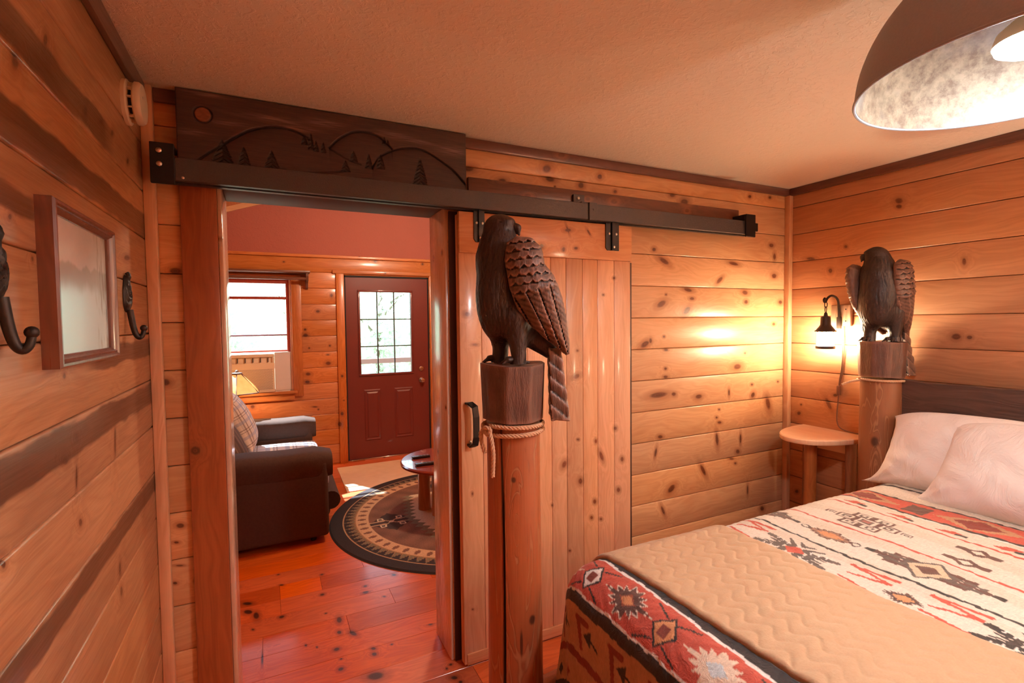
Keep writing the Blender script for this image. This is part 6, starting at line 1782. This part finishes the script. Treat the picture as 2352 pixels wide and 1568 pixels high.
HS = 0.0036
wingL = surface_nets(wing_sdf(-1), (-0.04, -0.135, 0.0), (0.21, -0.0, 0.43), HS, 'wing')
wingR = surface_nets(wing_sdf(1), (-0.04, 0.0, 0.0), (0.21, 0.135, 0.43), HS, 'wing')
tailm = surface_nets(tail_sdf, (0.07, -0.09, -0.20), (0.21, 0.09, 0.075), HS, 'tail')
toesm = surface_nets(toes_sdf, (-0.12, -0.10, -0.01), (0.08, 0.10, 0.04), 0.003, 'talons')
def eagle(x, y, ztop, label, beak_dir, seed, rot=-26.6, spread=None):
    e = thing('carved_eagle', label, 'sculpture', (x, y, ztop - 0.183), 'carved eagles on the bed posts', rotz=math.radians(rot))
    def add(name, me, mat, d=(0, 0, 0), sc=(1, 1, 1)):
        if not me.materials: me.materials.append(mat)
        smooth(me, 55)
        o = bpy.data.objects.new(name, me); COL.objects.link(o); o.parent = e; o.location = (d[0], d[1], 0.183 + d[2]); o.scale = sc
        return o
    L = math.hypot(*beak_dir); bd = (beak_dir[0] / L, beak_dir[1] / L)
    b_ = add('body', surface_nets(body_sdf(bd), (-0.16, -0.13, 0.0), (0.20, 0.13, 0.51), HS, 'body'), M['eagle_body'], (0, 0, 0), (1, 1.10, 1) if spread else (1, 1, 1))
    add('beak', surface_nets(beak_sdf(bd), (-0.14, -0.10, 0.40), (0.08, 0.10, 0.49), 0.003, 'beak'), M['eagle_body'])
    dl, dr, ws = spread or ((0, 0, 0), (0, 0, 0), (1, 1, 1))
    add('wing', wingL, M['eagle_wing'], dl, ws); add('wing', wingR, M['eagle_wing'], dr, ws); add('tail', tailm, M['eagle_wing']); add('talons', toesm, M['eagle_body'])
    add('perch', stump_mesh(seed), M['stump'])
    return e
eagle(FX, FY, 1.457, 'carved wooden eagle looking back over its wing, on the foot post', (1.0, -0.25), 3)
eagle(HX + 0.0, HY, 1.468, 'carved wooden eagle seen from the front, on the head post', (-0.46, 0.89), 5, rot=-4, spread=((-0.050, 0.012, 0.012), (-0.110, -0.012, 0.006), (1.0, 1.22, 1.0)))

# ------------------------------------------------------------------ ropes tied round the posts
M['rope'] = plain('natural twisted rope', (214, 170, 136), 0.8, var=0.2, nscale=300, bump=0.3)
def ring_pts(cx, cy, r, z0, z1, a0, a1, n=20):
    return [(cx + r * math.cos(a0 + (a1 - a0) * k / n), cy + r * math.sin(a0 + (a1 - a0) * k / n), z0 + (z1 - z0) * k / n) for k in range(n + 1)]
rp = thing('rope', 'pale twisted rope knotted round the foot post under the eagle', 'rope', (FX, FY, 1.24), 'ropes round the bed posts')
kx = math.radians(196)
rr0 = 0.1005
bm = B()
rope(bm, ring_pts(FX, FY, rr0, 1.262, 1.250, kx, kx + 2 * math.pi * 0.93, 28) , 0.0072)
rope(bm, ring_pts(FX, FY, rr0, 1.232, 1.250, kx + 0.08, kx + 2 * math.pi * 1.0, 28), 0.0072)
k0 = Vector((FX + 0.106 * math.cos(kx), FY + 0.106 * math.sin(kx), 1.248))
sd1 = Vector((math.cos(kx), math.sin(kx), 0)); tg = Vector((-math.sin(kx), math.cos(kx), 0))
def kp(a, b, c): return tuple(k0 + tg * a + sd1 * b + Vector((0, 0, c)))
rope(bm, [kp(-0.012, 0.0, 0.010), kp(-0.006, 0.010, -0.002), kp(0.010, 0.010, -0.012), kp(0.016, 0.006, 0.004), kp(0.002, 0.012, 0.010), kp(-0.012, 0.010, -0.008)], 0.0072)
obj('loop', bm, M['rope'], rp)
bm = B(); rope(bm, [kp(0.014, 0.006, -0.004), kp(0.030, 0.012, -0.03), kp(0.034, 0.010, -0.07), kp(0.030, 0.008, -0.11), kp(0.028, 0.008, -0.145)], 0.0070); obj('loose_end', bm, M['rope'], rp)
bm = B(); rope(bm, [kp(-0.012, 0.008, 0.004), kp(-0.020, 0.016, -0.01), kp(-0.018, 0.014, -0.04), kp(-0.010, 0.008, -0.075)], 0.0068); obj('loose_end', bm, M['rope'], rp)
rp = thing('rope', 'thin rope with a stiff loose end round the head post', 'rope', (HX, HY, 1.27), 'ropes round the bed posts')
bm = B(); rope(bm, ring_pts(HX, HY, 0.103, 1.272, 1.262, 2.6, 2.6 + 2 * math.pi, 28), 0.006); obj('loop', bm, M['rope'], rp)
bm = B(); rope(bm, [(HX - 0.088, HY + 0.053, 1.266), (HX - 0.11, HY + 0.09, 1.255), (HX - 0.12, HY + 0.13, 1.235)], 0.006); obj('loose_end', bm, M['rope'], rp)
